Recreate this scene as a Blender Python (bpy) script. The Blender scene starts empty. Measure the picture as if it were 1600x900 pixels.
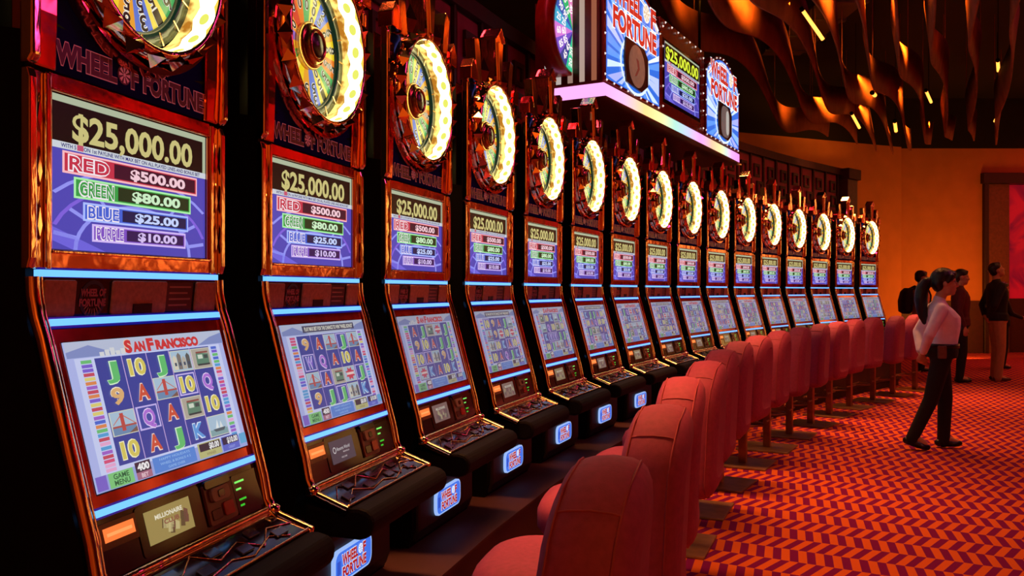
import bpy, math, random
from math import sin, cos, pi, sqrt, atan2, radians
from mathutils import Vector, Matrix

# ------------------------------------------------------------------ camera, world, lights, exposure
SC = bpy.context.scene
COL = SC.collection
F_PX = 1350.0
CAM_Z = 1.38
cam_d = bpy.data.cameras.new('camera')
cam_d.sensor_width = 36.0
cam_d.lens = F_PX / 1600 * 36
cam_d.shift_y = 3.6 / 1600
cam_d.clip_start = 0.02
cam = bpy.data.objects.new('camera', cam_d)
cam.location = (0, 0, CAM_Z)
cam.rotation_euler = (pi / 2, 0, 0)
COL.objects.link(cam)
SC.camera = cam
SC.view_settings.view_transform = 'Standard'
SC.view_settings.look = 'None'
SC.view_settings.gamma = 1
SC.view_settings.use_curve_mapping = False
SC.view_settings.exposure = 0.0

AMBIENT = 0.30
world = bpy.data.worlds.new('world')
SC.world = world
world.use_nodes = True
wn = world.node_tree
wn.nodes.clear()
w_out = wn.nodes.new('ShaderNodeOutputWorld')
w_bg = wn.nodes.new('ShaderNodeBackground')
w_tc = wn.nodes.new('ShaderNodeTexCoord')
w_no = wn.nodes.new('ShaderNodeTexNoise')
w_no.inputs['Scale'].default_value = 6.0
w_no.inputs['Detail'].default_value = 3.0
w_rp = wn.nodes.new('ShaderNodeValToRGB')
w_rp.color_ramp.elements[0].position = 0.46
w_rp.color_ramp.elements[0].color = (0.10, 0.007, 0.050, 1)
w_rp.color_ramp.elements[1].position = 0.74
w_rp.color_ramp.elements[1].color = (4.0, 1.5, 0.25, 1)
e_ = w_rp.color_ramp.elements.new(0.60)
e_.color = (0.50, 0.03, 0.045, 1)
wn.links.new(w_tc.outputs['Generated'], w_no.inputs['Vector'])
wn.links.new(w_no.outputs['Fac'], w_rp.inputs['Fac'])
wn.links.new(w_rp.outputs['Color'], w_bg.inputs['Color'])
w_bg.inputs['Strength'].default_value = AMBIENT
wn.links.new(w_bg.outputs['Background'], w_out.inputs['Surface'])


def area(name, loc, target, size, energy, color, size_y=None, spread=180):
    d = bpy.data.lights.new(name, 'AREA')
    d.energy = energy
    d.color = color
    d.shape = 'RECTANGLE'
    d.size = size
    d.size_y = size_y or size
    d.spread = radians(spread)
    o = bpy.data.objects.new(name, d)
    o.location = loc
    v = Vector(target) - Vector(loc)
    o.rotation_euler = v.to_track_quat('-Z', 'Y').to_euler()
    COL.objects.link(o)
    return o


ORANGE = (1.0, 0.36, 0.10)
RED = (1.0, 0.10, 0.10)
# lamps over the stools, along the row
area('stool_lamp', (0.05, 3.3, 4.3), (0.45, 3.2, 0), 0.3, 38, ORANGE, 2.4, 60)
area('stool_lamp', (1.35, 6.25, 4.0), (1.55, 6.15, 0), 0.3, 38, ORANGE, 2.4, 60)
area('stool_lamp', (2.95, 9.0, 4.0), (3.15, 8.9, 0), 0.3, 38, ORANGE, 2.4, 60)
area('stool_lamp', (5.0, 11.5, 4.0), (5.2, 11.3, 0), 0.3, 38, ORANGE, 2.4, 60)
# lamps over the open carpet
area('floor_lamp_strip', (4.3, 4.2, 4.9), (4.0, 4.2, 0), 0.3, 14, ORANGE, 2.6, 95)
area('floor_lamp_strip', (6.2, 8.0, 4.9), (5.8, 8.0, 0), 0.3, 20, ORANGE, 2.6, 95)
area('floor_lamp_strip', (8.6, 11.8, 4.9), (8.4, 11.6, 0), 0.3, 14, ORANGE, 2.6, 95)
area('floor_lamp_strip', (10.0, 15.6, 4.9), (9.6, 15.4, 0), 0.3, 18, RED, 2.6, 95)
# magenta fill added to tint the stool backs, no visible source
area('magenta_fill', (5.0, 3.6, 5.2), (0.8, 3.6, 0.7), 0.5, 24, (1.0, 0.05, 0.42), 2.0)
area('magenta_fill', (7.0, 7.6, 5.2), (2.6, 7.6, 0.7), 0.5, 24, (1.0, 0.05, 0.42), 2.0)
# added for chrome reflections: red wash on the unseen right wall, warm strips
for y_, e_2 in ((7.0, 70), (10.5, 90), (14.0, 90), (17.0, 70)):
    area('red_wall_wash', (12.4, y_, 5.3), (13.6, y_, 2.2), 0.2, e_2 * .62, (1.0, 0.06, 0.06), 3.0)
for y_ in (6.0, 9.0, 11.6, 13.4, 15.0, 16.4, 17.8):
    area('reflection_strip', (13.45, y_, 2.9), (8.0, y_ - 2.0, 2.6), 0.16, 6, (1.0, 0.50, 0.12), 1.9)
area('wall_wash', (9.4, 17.2, 0.4), (9.0, 19.0, 1.4), 0.6, 85, (1.0, 0.30, 0.03), 3.0)
area('wall_wash', (6.6, 15.6, 2.2), (6.2, 17.6, 4.0), 0.4, 9, (1.0, 0.34, 0.08), 2.0)
area('panel_wash', (-0.6, 5.2, 4.3), (-0.55, 5.3, 2.6), 0.15, 16, (1.0, 0.05, 0.10), 4.0)
area('panel_wash', (3.0, 11.3, 4.0), (3.0, 11.3, 2.6), 0.15, 8, (1.0, 0.05, 0.10), 3.0)
area('rear_wall_wash', (-4.6, -1.0, 5.3), (-6.0, -1.0, 3.6), 0.3, 330, (1.0, 0.40, 0.08), 5.0)
area('rear_wall_wash', (1.5, -4.6, 5.2), (1.5, -5.5, 2.8), 0.3, 260, (1.0, 0.38, 0.08), 5.0)

# ------------------------------------------------------------------ colour and material helpers


def lin(h):
    h = h.lstrip('#')
    r = []
    for k in (0, 2, 4):
        c = int(h[k:k + 2], 16) / 255
        r.append(c / 12.92 if c <= 0.04045 else ((c + 0.055) / 1.055) ** 2.4)
    return (r[0], r[1], r[2], 1.0)


MATS = {}


def mat(name, color='#808080', rough=0.5, metal=0.0, emit=None, strength=1.0, sample=True, spec=0.5,
        noise=0.0, nscale=20.0, bump=0.0, bscale=40.0, coat=0.0, stretch=(1, 1, 1)):
    if name in MATS:
        return MATS[name]
    m = bpy.data.materials.new(name)
    m.use_nodes = True
    nt = m.node_tree
    b = nt.nodes['Principled BSDF']
    c = lin(color) if isinstance(color, str) else color
    b.inputs['Base Color'].default_value = c
    b.inputs['Roughness'].default_value = rough
    b.inputs['Metallic'].default_value = metal
    b.inputs['Specular IOR Level'].default_value = spec
    b.inputs['Coat Weight'].default_value = coat
    if emit:
        b.inputs['Emission Color'].default_value = lin(emit) if isinstance(emit, str) else emit
        b.inputs['Emission Strength'].default_value = strength
        if not sample:
            m.cycles.emission_sampling = 'NONE'
    if noise or bump:
        tc = nt.nodes.new('ShaderNodeTexCoord')
        mp = nt.nodes.new('ShaderNodeMapping')
        mp.inputs['Scale'].default_value = stretch
        nt.links.new(tc.outputs['Object'], mp.inputs['Vector'])
        if noise:
            n = nt.nodes.new('ShaderNodeTexNoise')
            n.inputs['Scale'].default_value = nscale
            n.inputs['Detail'].default_value = 4
            nt.links.new(mp.outputs['Vector'], n.inputs['Vector'])
            r = nt.nodes.new('ShaderNodeValToRGB')
            r.color_ramp.elements[0].position = 0.3
            r.color_ramp.elements[1].position = 0.7
            r.color_ramp.elements[0].color = tuple(x * (1 - noise) for x in c[:3]) + (1,)
            r.color_ramp.elements[1].color = tuple(min(1, x * (1 + noise)) for x in c[:3]) + (1,)
            nt.links.new(n.outputs['Fac'], r.inputs['Fac'])
            nt.links.new(r.outputs['Color'], b.inputs['Base Color'])
        if bump:
            n2 = nt.nodes.new('ShaderNodeTexNoise')
            n2.inputs['Scale'].default_value = bscale
            n2.inputs['Detail'].default_value = 3
            nt.links.new(mp.outputs['Vector'], n2.inputs['Vector'])
            bp = nt.nodes.new('ShaderNodeBump')
            bp.inputs['Strength'].default_value = bump
            bp.inputs['Distance'].default_value = 0.02
            nt.links.new(n2.outputs['Fac'], bp.inputs['Height'])
            nt.links.new(bp.outputs['Normal'], b.inputs['Normal'])
    MATS[name] = m
    return m


def glow(h, s=1.0):
    """self-lit graphic of a screen or backlit sign (one flat colour)"""
    return mat('glow_%s_%g' % (h, s), '#050505', rough=0.25, emit=h, strength=s, sample=False, spec=0.3)


CHROME = mat('bronze_chrome', (0.95, 0.66, 0.40, 1), rough=0.09, metal=1.0, bump=0.10, bscale=22, stretch=(1, 1, 0.3))
CHROME2 = mat('faceted_chrome', (0.92, 0.60, 0.36, 1), rough=0.06, metal=1.0)
REDMETAL = mat('red_bronze_lacquer', (0.92, 0.30, 0.16, 1), rough=0.10, metal=1.0, bump=0.08, bscale=9)
BLACK = mat('black_cabinet', '#0b090a', rough=0.55, noise=0.2, spec=0.15)
BLACKG = mat('black_gloss', '#0a0608', rough=0.12, spec=0.6, noise=0.2)
MAROONG = mat('dark_bezel_gloss', '#1c0508', rough=0.10, spec=0.5, noise=0.2)
LEATHER = mat('black_leather', '#0c0607', rough=0.7, spec=0.15, noise=0.2)
LOWER = mat('lower_cabinet_laminate', '#100708', rough=0.5, noise=0.25)
SPEAKER = mat('brown_speaker_cloth', '#b8704c', rough=0.8, noise=0.2, nscale=90)
TILE = mat('dark_glass_tile', '#0c0509', rough=0.15, spec=0.8, noise=0.2)
REDREFL = mat('bezel_red_reflection', (.50, .035, .02, 1), rough=0.10, metal=0.55, noise=0.2)  # red reflection of the room put into the bezel colour
NAVY = mat('navy_title_glass', '#1c2070', rough=1.0, spec=0.0, noise=0.25, nscale=5)
BAR = mat('blue_light_bar', '#101020', rough=0.3, emit=(0.13, 0.44, 1.0, 1), strength=1.5)
BAREDGE = mat('deep_blue_bar_edge', '#08081c', rough=0.2, emit='#1418a0', strength=0.6, sample=False)

# ------------------------------------------------------------------ mesh building


class Frame:
    """flat drawing frame in 3-D: pt(a, b, off)"""

    def __init__(s, o, x, y):
        s.o = Vector(o)
        s.x = Vector(x).normalized()
        s.y = Vector(y).normalized()
        s.n = s.x.cross(s.y)

    def pt(s, a, b, off=0.0):
        return s.o + s.x * a + s.y * b + s.n * off


_TXT = {}


def text_shape(body, bold):
    k = (body, bold)
    if k not in _TXT:
        c = bpy.data.curves.new('t', 'FONT')
        c.body = body
        c.size = 1
        c.offset = bold
        c.resolution_u = 3
        o = bpy.data.objects.new('t', c)
        m = o.to_mesh()
        _TXT[k] = ([tuple(v.co[:2]) for v in m.vertices], [tuple(p.vertices) for p in m.polygons])
        o.to_mesh_clear()
        bpy.data.objects.remove(o)
        bpy.data.curves.remove(c)
    return _TXT[k]


class MB:
    def __init__(s):
        s.v = []
        s.f = []
        s.mi = []
        s.mats = []
        s.sm = []

    def m(s, material):
        if material not in s.mats:
            s.mats.append(material)
        return s.mats.index(material)

    def face(s, pts, material, smooth=False):
        b = len(s.v)
        s.v += [tuple(p) for p in pts]
        s.f.append(tuple(range(b, b + len(pts))))
        s.mi.append(s.m(material))
        s.sm.append(smooth)

    def mesh(s, verts, faces, material, smooth=False):
        b = len(s.v)
        s.v += [tuple(p) for p in verts]
        k = s.m(material)
        for f in faces:
            s.f.append(tuple(b + i for i in f))
            s.mi.append(k)
            s.sm.append(smooth)

    def box(s, x0, x1, y0, y1, z0, z1, material):
        P = [(x0, y0, z0), (x1, y0, z0), (x1, y1, z0), (x0, y1, z0), (x0, y0, z1), (x1, y0, z1), (x1, y1, z1), (x0, y1, z1)]
        s.mesh(P, [(0, 3, 2, 1), (4, 5, 6, 7), (0, 1, 5, 4), (1, 2, 6, 5), (2, 3, 7, 6), (3, 0, 4, 7)], material)

    def slab(s, fr, pts, o0, o1, material, side=None):
        """polygon in a frame, extruded between two offsets"""
        n = len(pts)
        lo = [fr.pt(a, b, o0) for a, b in pts]
        hi = [fr.pt(a, b, o1) for a, b in pts]
        s.mesh(lo + hi, [tuple(range(n - 1, -1, -1)), tuple(range(n, 2 * n))] +
               [(i, (i + 1) % n, n + (i + 1) % n, n + i) for i in range(n)], material)

    def rect(s, fr, a0, a1, b0, b1, off, material):
        s.face([fr.pt(a0, b0, off), fr.pt(a1, b0, off), fr.pt(a1, b1, off), fr.pt(a0, b1, off)], material)

    def poly(s, fr, pts, off, material):
        s.face([fr.pt(a, b, off) for a, b in pts], material)

    def disc(s, fr, a, b, ra, rb, off, material, seg=20, a0=0.0, a1=2 * pi):
        full = abs(a1 - a0 - 2 * pi) < 1e-6
        n = seg if full else seg + 1
        pts = [(a + ra * cos(a0 + (a1 - a0) * i / seg), b + rb * sin(a0 + (a1 - a0) * i / seg)) for i in range(n)]
        s.poly(fr, pts, off, material)

    def ring(s, fr, a, b, r0, r1, off, material, seg=24, sq=1.0):
        for i in range(seg):
            t0, t1 = 2 * pi * i / seg, 2 * pi * (i + 1) / seg
            s.face([fr.pt(a + r * cos(t), b + sq * r * sin(t), off) for r, t in ((r0, t0), (r1, t0), (r1, t1), (r0, t1))], material)

    def text(s, fr, body, a, b, h, material, off, w=None, bold=0.02, align='c', shear=0.0, rot=0.0):
        """cap height h, centred on (a, b) (or left/right aligned), squeezed to width w"""
        v, f = text_shape(body, bold)
        if not v:
            return
        x0 = min(p[0] for p in v)
        x1 = max(p[0] for p in v)
        sy = h / 0.70
        sx = w / (x1 - x0) if w else sy
        ox = {'c': -(x0 + x1) / 2, 'l': -x0, 'r': -x1}[align]
        P = []
        cr, sr = cos(rot), sin(rot)
        for x, y in v:
            px, py = (x + ox) * sx + shear * y * sy, y * sy - h / 2
            P.append(fr.pt(a + px * cr - py * sr, b + px * sr + py * cr, off))
        s.mesh(P, f, material)

    def tube(s, path, r, material, seg=10, closed=False, sq=1.0):
        n = len(path)
        P = [Vector(p) for p in path]
        rs = r if isinstance(r, (list, tuple)) else [r] * n
        verts = []
        for i in range(n):
            if closed:
                d = P[(i + 1) % n] - P[i - 1]
            else:
                d = P[min(i + 1, n - 1)] - P[max(i - 1, 0)]
            d.normalize()
            u = d.cross(Vector((1, 0, 0)) if abs(d.x) < 0.9 else Vector((0, 0, 1))).normalized()
            w = d.cross(u)
            for k in range(seg):
                t = 2 * pi * k / seg
                verts.append(P[i] + u * rs[i] * cos(t) + w * rs[i] * sq * sin(t))
        faces = []
        m = n if closed else n - 1
        for i in range(m):
            j = (i + 1) % n
            for k in range(seg):
                l = (k + 1) % seg
                faces.append((i * seg + k, i * seg + l, j * seg + l, j * seg + k))
        s.mesh(verts, faces, material, True)
        if not closed:
            s.face(verts[:seg][::-1], material)
            s.face(verts[-seg:], material)

    def lathe(s, prof, c, material, seg=32, axis='y', smooth=True):
        """prof: (radius, height along axis); axis 'y' points to -y (towards the viewer), 'z' up"""
        verts = []
        for r, h in prof:
            for k in range(seg):
                t = 2 * pi * k / seg
                if axis == 'y':
                    verts.append((c[0] + r * cos(t), c[1] - h, c[2] + r * sin(t)))
                else:
                    verts.append((c[0] + r * cos(t), c[1] + r * sin(t), c[2] + h))
        faces = []
        for i in range(len(prof) - 1):
            for k in range(seg):
                l = (k + 1) % seg
                q = (i * seg + k, i * seg + l, (i + 1) * seg + l, (i + 1) * seg + k)
                faces.append(q)
        s.mesh(verts, faces, material, smooth)

    def prism_x(s, prof, x0, x1, material, smooth=False):
        """profile (n, z) with n towards the viewer, extruded along x"""
        n = len(prof)
        A = [(x0, -p[0], p[1]) for p in prof]
        B = [(x1, -p[0], p[1]) for p in prof]
        s.mesh(A + B, [tuple(range(n)), tuple(range(2 * n - 1, n - 1, -1))] +
               [(i, n + i, n + (i + 1) % n, (i + 1) % n) for i in range(n)], material, smooth)

    def build(s, name, parent=None, dz=0.0, bevel=0.0, origin=None, auto=None):
        me = bpy.data.meshes.new(name)
        if origin is not None:
            V = [(x - origin[0], y - origin[1], z - origin[2]) for x, y, z in s.v]
        else:
            V = [(x, y, z + dz) for x, y, z in s.v]
        me.from_pydata(V, [], s.f)
        for mm in s.mats:
            me.materials.append(mm)
        me.polygons.foreach_set('material_index', s.mi)
        me.polygons.foreach_set('use_smooth', s.sm)
        me.validate()
        me.update()
        o = bpy.data.objects.new(name, me)
        COL.objects.link(o)
        if origin is not None:
            o.location = origin
        if parent:
            o.parent = parent
        if bevel:
            bv = o.modifiers.new('bevel', 'BEVEL')
            bv.width = bevel
            bv.segments = 2
            bv.limit_method = 'ANGLE'
        return o


def tag(o, label, cat, group=None, kind=None):
    if label:
        o['label'] = label
    if cat:
        o['category'] = cat
    if group:
        o['group'] = group
    if kind:
        o['kind'] = kind
    return o


def structure(o):
    o['kind'] = 'structure'
    return o


def thing(name, label, cat, loc=(0, 0, 0), rotz=0.0, group=None):
    o = bpy.data.objects.new(name, None)
    o.empty_display_size = 0.1
    COL.objects.link(o)
    o.location = loc
    o.rotation_euler = (0, 0, rotz)
    return tag(o, label, cat, group)


def kids(o):
    return [c for c in bpy.data.objects if c.parent == o]


def dup_tree(children, root, label):
    r = root.copy()
    COL.objects.link(r)
    r['label'] = label
    for ch, subs in children:
        c = ch.copy()
        COL.objects.link(c)
        c.parent = r
        for g in subs:
            d = g.copy()
            COL.objects.link(d)
            d.parent = c
    return r


# ------------------------------------------------------------------ the curved row
ROW = [(-0.812, 1.881, 0.2331), (-0.608, 2.675, 0.2701), (-0.375, 3.461, 0.3071), (-0.112, 4.238, 0.3443),
       (0.179, 5.005, 0.3815), (0.498, 5.76, 0.4187), (0.845, 6.503, 0.456), (1.22, 7.232, 0.4934),
       (1.622, 7.947, 0.5308), (2.05, 8.646, 0.5683), (2.504, 9.329, 0.6058), (2.984, 9.994, 0.6434),
       (3.488, 10.641, 0.6811), (4.016, 11.268, 0.7188), (4.568, 11.875, 0.7566), (5.142, 12.46, 0.7945)]
STEP = 0.82


def row(u):
    """point on the row, its heading; u counts machine spacings"""
    if u < 0:
        x, y, a = ROW[0]
        a2 = a + 0.037 * u
        am = a + 0.0185 * u
        return Vector((x + sin(am) * STEP * u, y + cos(am) * STEP * u)), a2
    if u > 15:
        x, y, a = ROW[15]
        d = u - 15
        am = a + 0.019 * d
        return Vector((x + sin(am) * STEP * d, y + cos(am) * STEP * d)), a + 0.038 * d
    i = min(int(u), 14)
    fr = u - i
    p0, p1 = ROW[i], ROW[i + 1]
    return Vector((p0[0] * (1 - fr) + p1[0] * fr, p0[1] * (1 - fr) + p1[1] * fr)), p0[2] * (1 - fr) + p1[2] * fr


def off_row(u, n):
    p, a = row(u)
    return Vector((p.x + n * cos(a), p.y - n * sin(a)))


ORD = ['', 'second', 'third', 'fourth', 'fifth', 'sixth', 'seventh', 'eighth', 'ninth', 'tenth', 'eleventh',
       'twelfth', 'thirteenth', 'fourteenth', 'fifteenth', 'last']

# ------------------------------------------------------------------ setting: floor, walls, ceiling


def carpet_material():
    m = bpy.data.materials.new('zigzag_carpet')
    m.use_nodes = True
    nt = m.node_tree
    b = nt.nodes['Principled BSDF']
    b.inputs['Roughness'].default_value = 0.95
    b.inputs['Specular IOR Level'].default_value = 0.1
    geo = nt.nodes.new('ShaderNodeNewGeometry')

    def vm(op, a, bb):
        n = nt.nodes.new('ShaderNodeVectorMath')
        n.operation = op
        nt.links.new(a, n.inputs[0])
        n.inputs[1].default_value = bb
        return n

    def ma(op, a, bb=None):
        n = nt.nodes.new('ShaderNodeMath')
        n.operation = op
        for k, q in ((0, a), (1, bb)):
            if q is None:
                continue
            if isinstance(q, (int, float)):
                n.inputs[k].default_value = q
            else:
                nt.links.new(q, n.inputs[k])
        return n.outputs[0]
    rel = vm('SUBTRACT', geo.outputs['Position'], (1.341, 4.445, 0)).outputs['Vector']
    pu = vm('DOT_PRODUCT', rel, (0.87, -0.493, 0)).outputs['Value']
    pv = vm('DOT_PRODUCT', rel, (0.493, 0.87, 0)).outputs['Value']
    v = ma('DIVIDE', pv, 0.205)
    u = ma('DIVIDE', pu, 0.043)
    pp = ma('PINGPONG', v, 1.0)
    cell = ma('FLOOR', ma('ADD', u, pp))
    rowi = ma('FLOOR', v)
    par = ma('FLOORED_MODULO', ma('ADD', cell, rowi), 2.0)
    no = nt.nodes.new('ShaderNodeTexNoise')
    no.inputs['Scale'].default_value = 220
    nt.links.new(geo.outputs['Position'], no.inputs['Vector'])
    mix = nt.nodes.new('ShaderNodeMix')
    mix.data_type = 'RGBA'
    mix.inputs['A'].default_value = (0.17, 0.004, 0.10, 1)
    mix.inputs['B'].default_value = (0.62, 0.12, 0.018, 1)
    nt.links.new(par, mix.inputs['Factor'])
    mul = nt.nodes.new('ShaderNodeMix')
    mul.data_type = 'RGBA'
    mul.blend_type = 'MULTIPLY'
    mul.inputs['Factor'].default_value = 0.25
    nt.links.new(mix.outputs['Result'], mul.inputs['A'])
    nt.links.new(no.outputs['Fac'], mul.inputs['B'])
    nt.links.new(mul.outputs['Result'], b.inputs['Base Color'])
    return m


mb = MB()
mb.box(-6, 13.8, -6, 21, -0.1, 0.0, carpet_material())
structure(mb.build('floor'))
CEILM = mat('dark_ceiling', '#0d0607', rough=0.9, noise=0.4, nscale=1.5)
mb = MB()
mb.box(-6, 13.8, -6, 21, 5.6, 5.7, CEILM)
structure(mb.build('ceiling'))

WALLM = mat('orange_wall_plaster', '#b8743c', rough=0.85, noise=0.08, nscale=3)
WAINS = mat('dark_wainscot', '#3a1014', rough=0.6, noise=0.2)
FRAMEM = mat('dark_door_frame', '#2a1112', rough=0.5, noise=0.2)
DOORM = mat('brown_door_jamb', '#6a3a2a', rough=0.6, noise=0.2)
mb = MB()
mb.box(8.4, 10.36, 19.0, 19.3, 0, 4.5, WALLM)
mb.box(10.36, 13.6, 19.0, 19.3, 3.9, 4.5, WALLM)
mb.box(13.0, 13.6, 19.0, 19.3, 0, 3.9, WALLM)
mb.box(8.4, 10.36, 18.97, 19.0, 0, 1.15, WAINS)
mb.box(8.2, 13.6, 18.98, 19.3, 4.5, 5.6, CEILM)
structure(mb.build('wall_back'))
mb = MB()
mb.box(13.6, 13.8, -6, 19.3, 0, 5.6, mat('crimson_wall', '#c43030', rough=0.8, noise=0.3, nscale=0.8))
structure(mb.build('wall_right'))
mb = MB()
mb.box(-6, 13.6, -5.7, -5.5, 0, 5.6, WALLM)
structure(mb.build('wall_front'))
mb = MB()
mb.box(-6.2, -6.0, -5.7, 4.0, 0, 5.6, WALLM)
structure(mb.build('wall_side'))
# upper part of the wall that runs behind the panelled screen
mb = MB()
fr = Frame((8.4, 19.0, 0), (-5.0, -2.2, 0), (0, 0, 1))
mb.slab(fr, [(0, 0), (13, 0), (13, 4.5), (0, 4.5)], -0.2, 0.0, WALLM)
mb.slab(fr, [(0, 4.5), (13, 4.5), (13, 5.6), (0, 5.6)], -0.2, -0.01, CEILM)
structure(mb.build('wall_left'))

# door opening with a dark frame on the right of the back wall
mb = MB()
mb.box(10.34, 10.44, 18.9, 19.35, 0, 3.86, FRAMEM)
mb.box(10.30, 13.1, 18.86, 19.35, 3.72, 3.95, FRAMEM)
mb.box(12.95, 13.1, 18.9, 19.35, 0, 3.72, FRAMEM)
mb.box(10.44, 10.93, 18.98, 19.4, 0, 3.72, DOORM)
structure(mb.build('door_1', bevel=0.01))


def mural_material():
    m = bpy.data.materials.new('red_mural')
    m.use_nodes = True
    nt = m.node_tree
    b = nt.nodes['Principled BSDF']
    b.inputs['Roughness'].default_value = 0.5
    tc = nt.nodes.new('ShaderNodeTexCoord')
    n = nt.nodes.new('ShaderNodeTexNoise')
    n.inputs['Scale'].default_value = 1.6
    n.inputs['Distortion'].default_value = 1.5
    nt.links.new(tc.outputs['Object'], n.inputs['Vector'])
    r = nt.nodes.new('ShaderNodeValToRGB')
    r.color_ramp.elements[0].position = 0.32
    r.color_ramp.elements[0].color = (0.10, 0.0, 0.02, 1)
    r.color_ramp.elements[1].position = 0.58
    r.color_ramp.elements[1].color = (0.42, 0.004, 0.016, 1)
    nt.links.new(n.outputs['Fac'], r.inputs['Fac'])
    nt.links.new(r.outputs['Color'], b.inputs['Base Color'])
    nt.links.new(r.outputs['Color'], b.inputs['Emission Color'])
    b.inputs['Emission Strength'].default_value = 0.45
    return m


mb = MB()
mb.box(10.93, 12.95, 19.2, 19.3, 1.2, 3.72, mural_material())
tag(mb.build('mural', origin=(11.9, 19.25, 1.2)), 'backlit red mural in the dark frame on the far wall', 'mural')
mb = MB()
mb.box(10.93, 12.95, 19.2, 19.3, 0, 1.2, WAINS)
structure(mb.build('trim_1'))

# panelled screen wall curving behind the machines, relief squares of dark red
PANM = mat('crimson_panel', '#9a1644', rough=0.6, noise=0.25, nscale=6)
PAND = mat('dark_panel_frame', '#3c1012', rough=0.6, noise=0.2)
mb = MB()
US = [-3 + 0.25 * k for k in range(75)]
US = [u for u in US if u <= 15.55]
NB = -0.64
for k in range(len(US) - 1):
    a, b2 = off_row(US[k], NB), off_row(US[k + 1], NB)
    c, d = off_row(US[k + 1], NB - 0.1), off_row(US[k], NB - 0.1)
    L = [(p.x, p.y) for p in (a, b2, c, d)]
    mb.mesh([(x, y, 0) for x, y in L] + [(x, y, 3.2) for x, y in L],
            [(0, 3, 2, 1), (4, 5, 6, 7), (0, 1, 5, 4), (2, 3, 7, 6)] + ([(3, 0, 4, 7)] if k == 0 else []) + ([(1, 2, 6, 5)] if k == len(US) - 2 else []), PAND)
    # cornice
    a, b2 = off_row(US[k], NB + 0.05), off_row(US[k + 1], NB + 0.05)
    mb.mesh([(p.x, p.y, z) for z in (3.14, 3.24) for p in (a, b2, c, d)],
            [(0, 3, 2, 1), (4, 5, 6, 7), (0, 1, 5, 4), (2, 3, 7, 6)], PAND)
    # lower rail under the relief band
    mb.mesh([(p.x, p.y, z) for z in (2.34, 2.38) for p in (a, b2, c, d)],
            [(0, 3, 2, 1), (4, 5, 6, 7), (0, 1, 5, 4), (2, 3, 7, 6)], PAND)
rng = random.Random(5)
u = -2.9
while u < 15.4:
    p, a = row(u + 0.22)
    p = off_row(u + 0.22, NB)
    fr = Frame((p.x, p.y, 0), (sin(a), cos(a), 0), (0, 0, 1))
    mb.slab(fr, [(-0.15, 2.40), (0.15, 2.40), (0.15, 3.12), (-0.15, 3.12)], 0.0, 0.012, PANM)
    for zz in (2.50, 2.72, 2.94):
        xo = rng.uniform(-0.05, 0.05)
        for r_, o_ in ((0.085, 0.035),):
            P = [(xo - r_, zz - r_), (xo + r_, zz - r_), (xo + r_, zz + r_), (xo - r_, zz + r_)]
            Q = [(xo - r_ * .6, zz - r_ * .6), (xo + r_ * .6, zz - r_ * .6), (xo + r_ * .6, zz + r_ * .6), (xo - r_ * .6, zz + r_ * .6)]
            for i in range(4):
                j = (i + 1) % 4
                mb.slab(fr, [P[i], P[j], Q[j], Q[i]], 0.012, o_, PAND)
    mb.slab(fr, [(0.17, 2.38), (0.20, 2.38), (0.20, 3.14), (0.17, 3.14)], 0, 0.03, PAND)
    u += 0.47
structure(mb.build('wall_panelled'))
# end column
p, a = row(15.75)
p = off_row(15.75, NB)
COLM = mat('brown_column', '#5a3022', rough=0.5, noise=0.2)
mb = MB()
fr = Frame((p.x, p.y, 0), (sin(a), cos(a), 0), (0, 0, 1))
mb.slab(fr, [(-0.16, 0), (0.16, 0), (0.16, 3.08), (-0.16, 3.08)], -0.12, 0.12, COLM)
mb.slab(fr, [(-0.20, 3.08), (0.20, 3.08), (0.20, 3.24), (-0.20, 3.24)], -0.16, 0.16, PAND)
mb.slab(fr, [(-0.18, 1.95), (0.18, 1.95), (0.18, 2.02), (-0.18, 2.02)], -0.14, 0.14, PAND)
structure(mb.build('trim_2', bevel=0.008))

# plinth carrying the row
PLM = mat('dark_red_plinth', '#3a1215', rough=0.7, noise=0.3, nscale=3)
mb = MB()
prof = [(-0.60, 0.0), (0.26, 0.0), (0.26, 0.08), (0.30, 0.10), (0.30, 0.425), (0.313, 0.43), (0.313, 0.44), (-0.60, 0.44)]
US2 = [-1.5 + 0.25 * k for k in range(69)]
rings = []
for u in US2:
    rings.append([(*off_row(u, n), z) for n, z in prof])
np_ = len(prof)
V = [q for r in rings for q in r]
Fc = []
for i in range(len(rings) - 1):
    for k in range(np_):
        l = (k + 1) % np_
        Fc.append((i * np_ + k, (i + 1) * np_ + k, (i + 1) * np_ + l, i * np_ + l))
Fc.append(tuple(range(np_)))
Fc.append(tuple(range(len(V) - 1, len(V) - np_ - 1, -1)))
mb.mesh(V, Fc, PLM)
tag(mb.build('plinth'), 'long curved dark red plinth under the row of slot machines', 'plinth')

# ------------------------------------------------------------------ slot machine
ZB = 0.44
W = 0.587
HW = W / 2


def n_sl(z):
    return 0.0116 + 0.277 * (1.318 - z)


FT = Frame((0, 0, 0), (1, 0, 0), (0, 0, 1))                    # upright front, b = absolute z
SLK = sqrt(1 + 0.277 ** 2)
FS = Frame((0, -0.0116, 1.318), (1, 0, 0), (0, 0.277, 1))      # sloping front, b along the slope


def sb(z):
    return (z - 1.318) * SLK


FM = Frame((0, 0.002, 1.318), (1, 0, 0), (0, -0.0096, 0.094))   # band between the two upper light bars
WZ = 2.138
WR = 0.238


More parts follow.
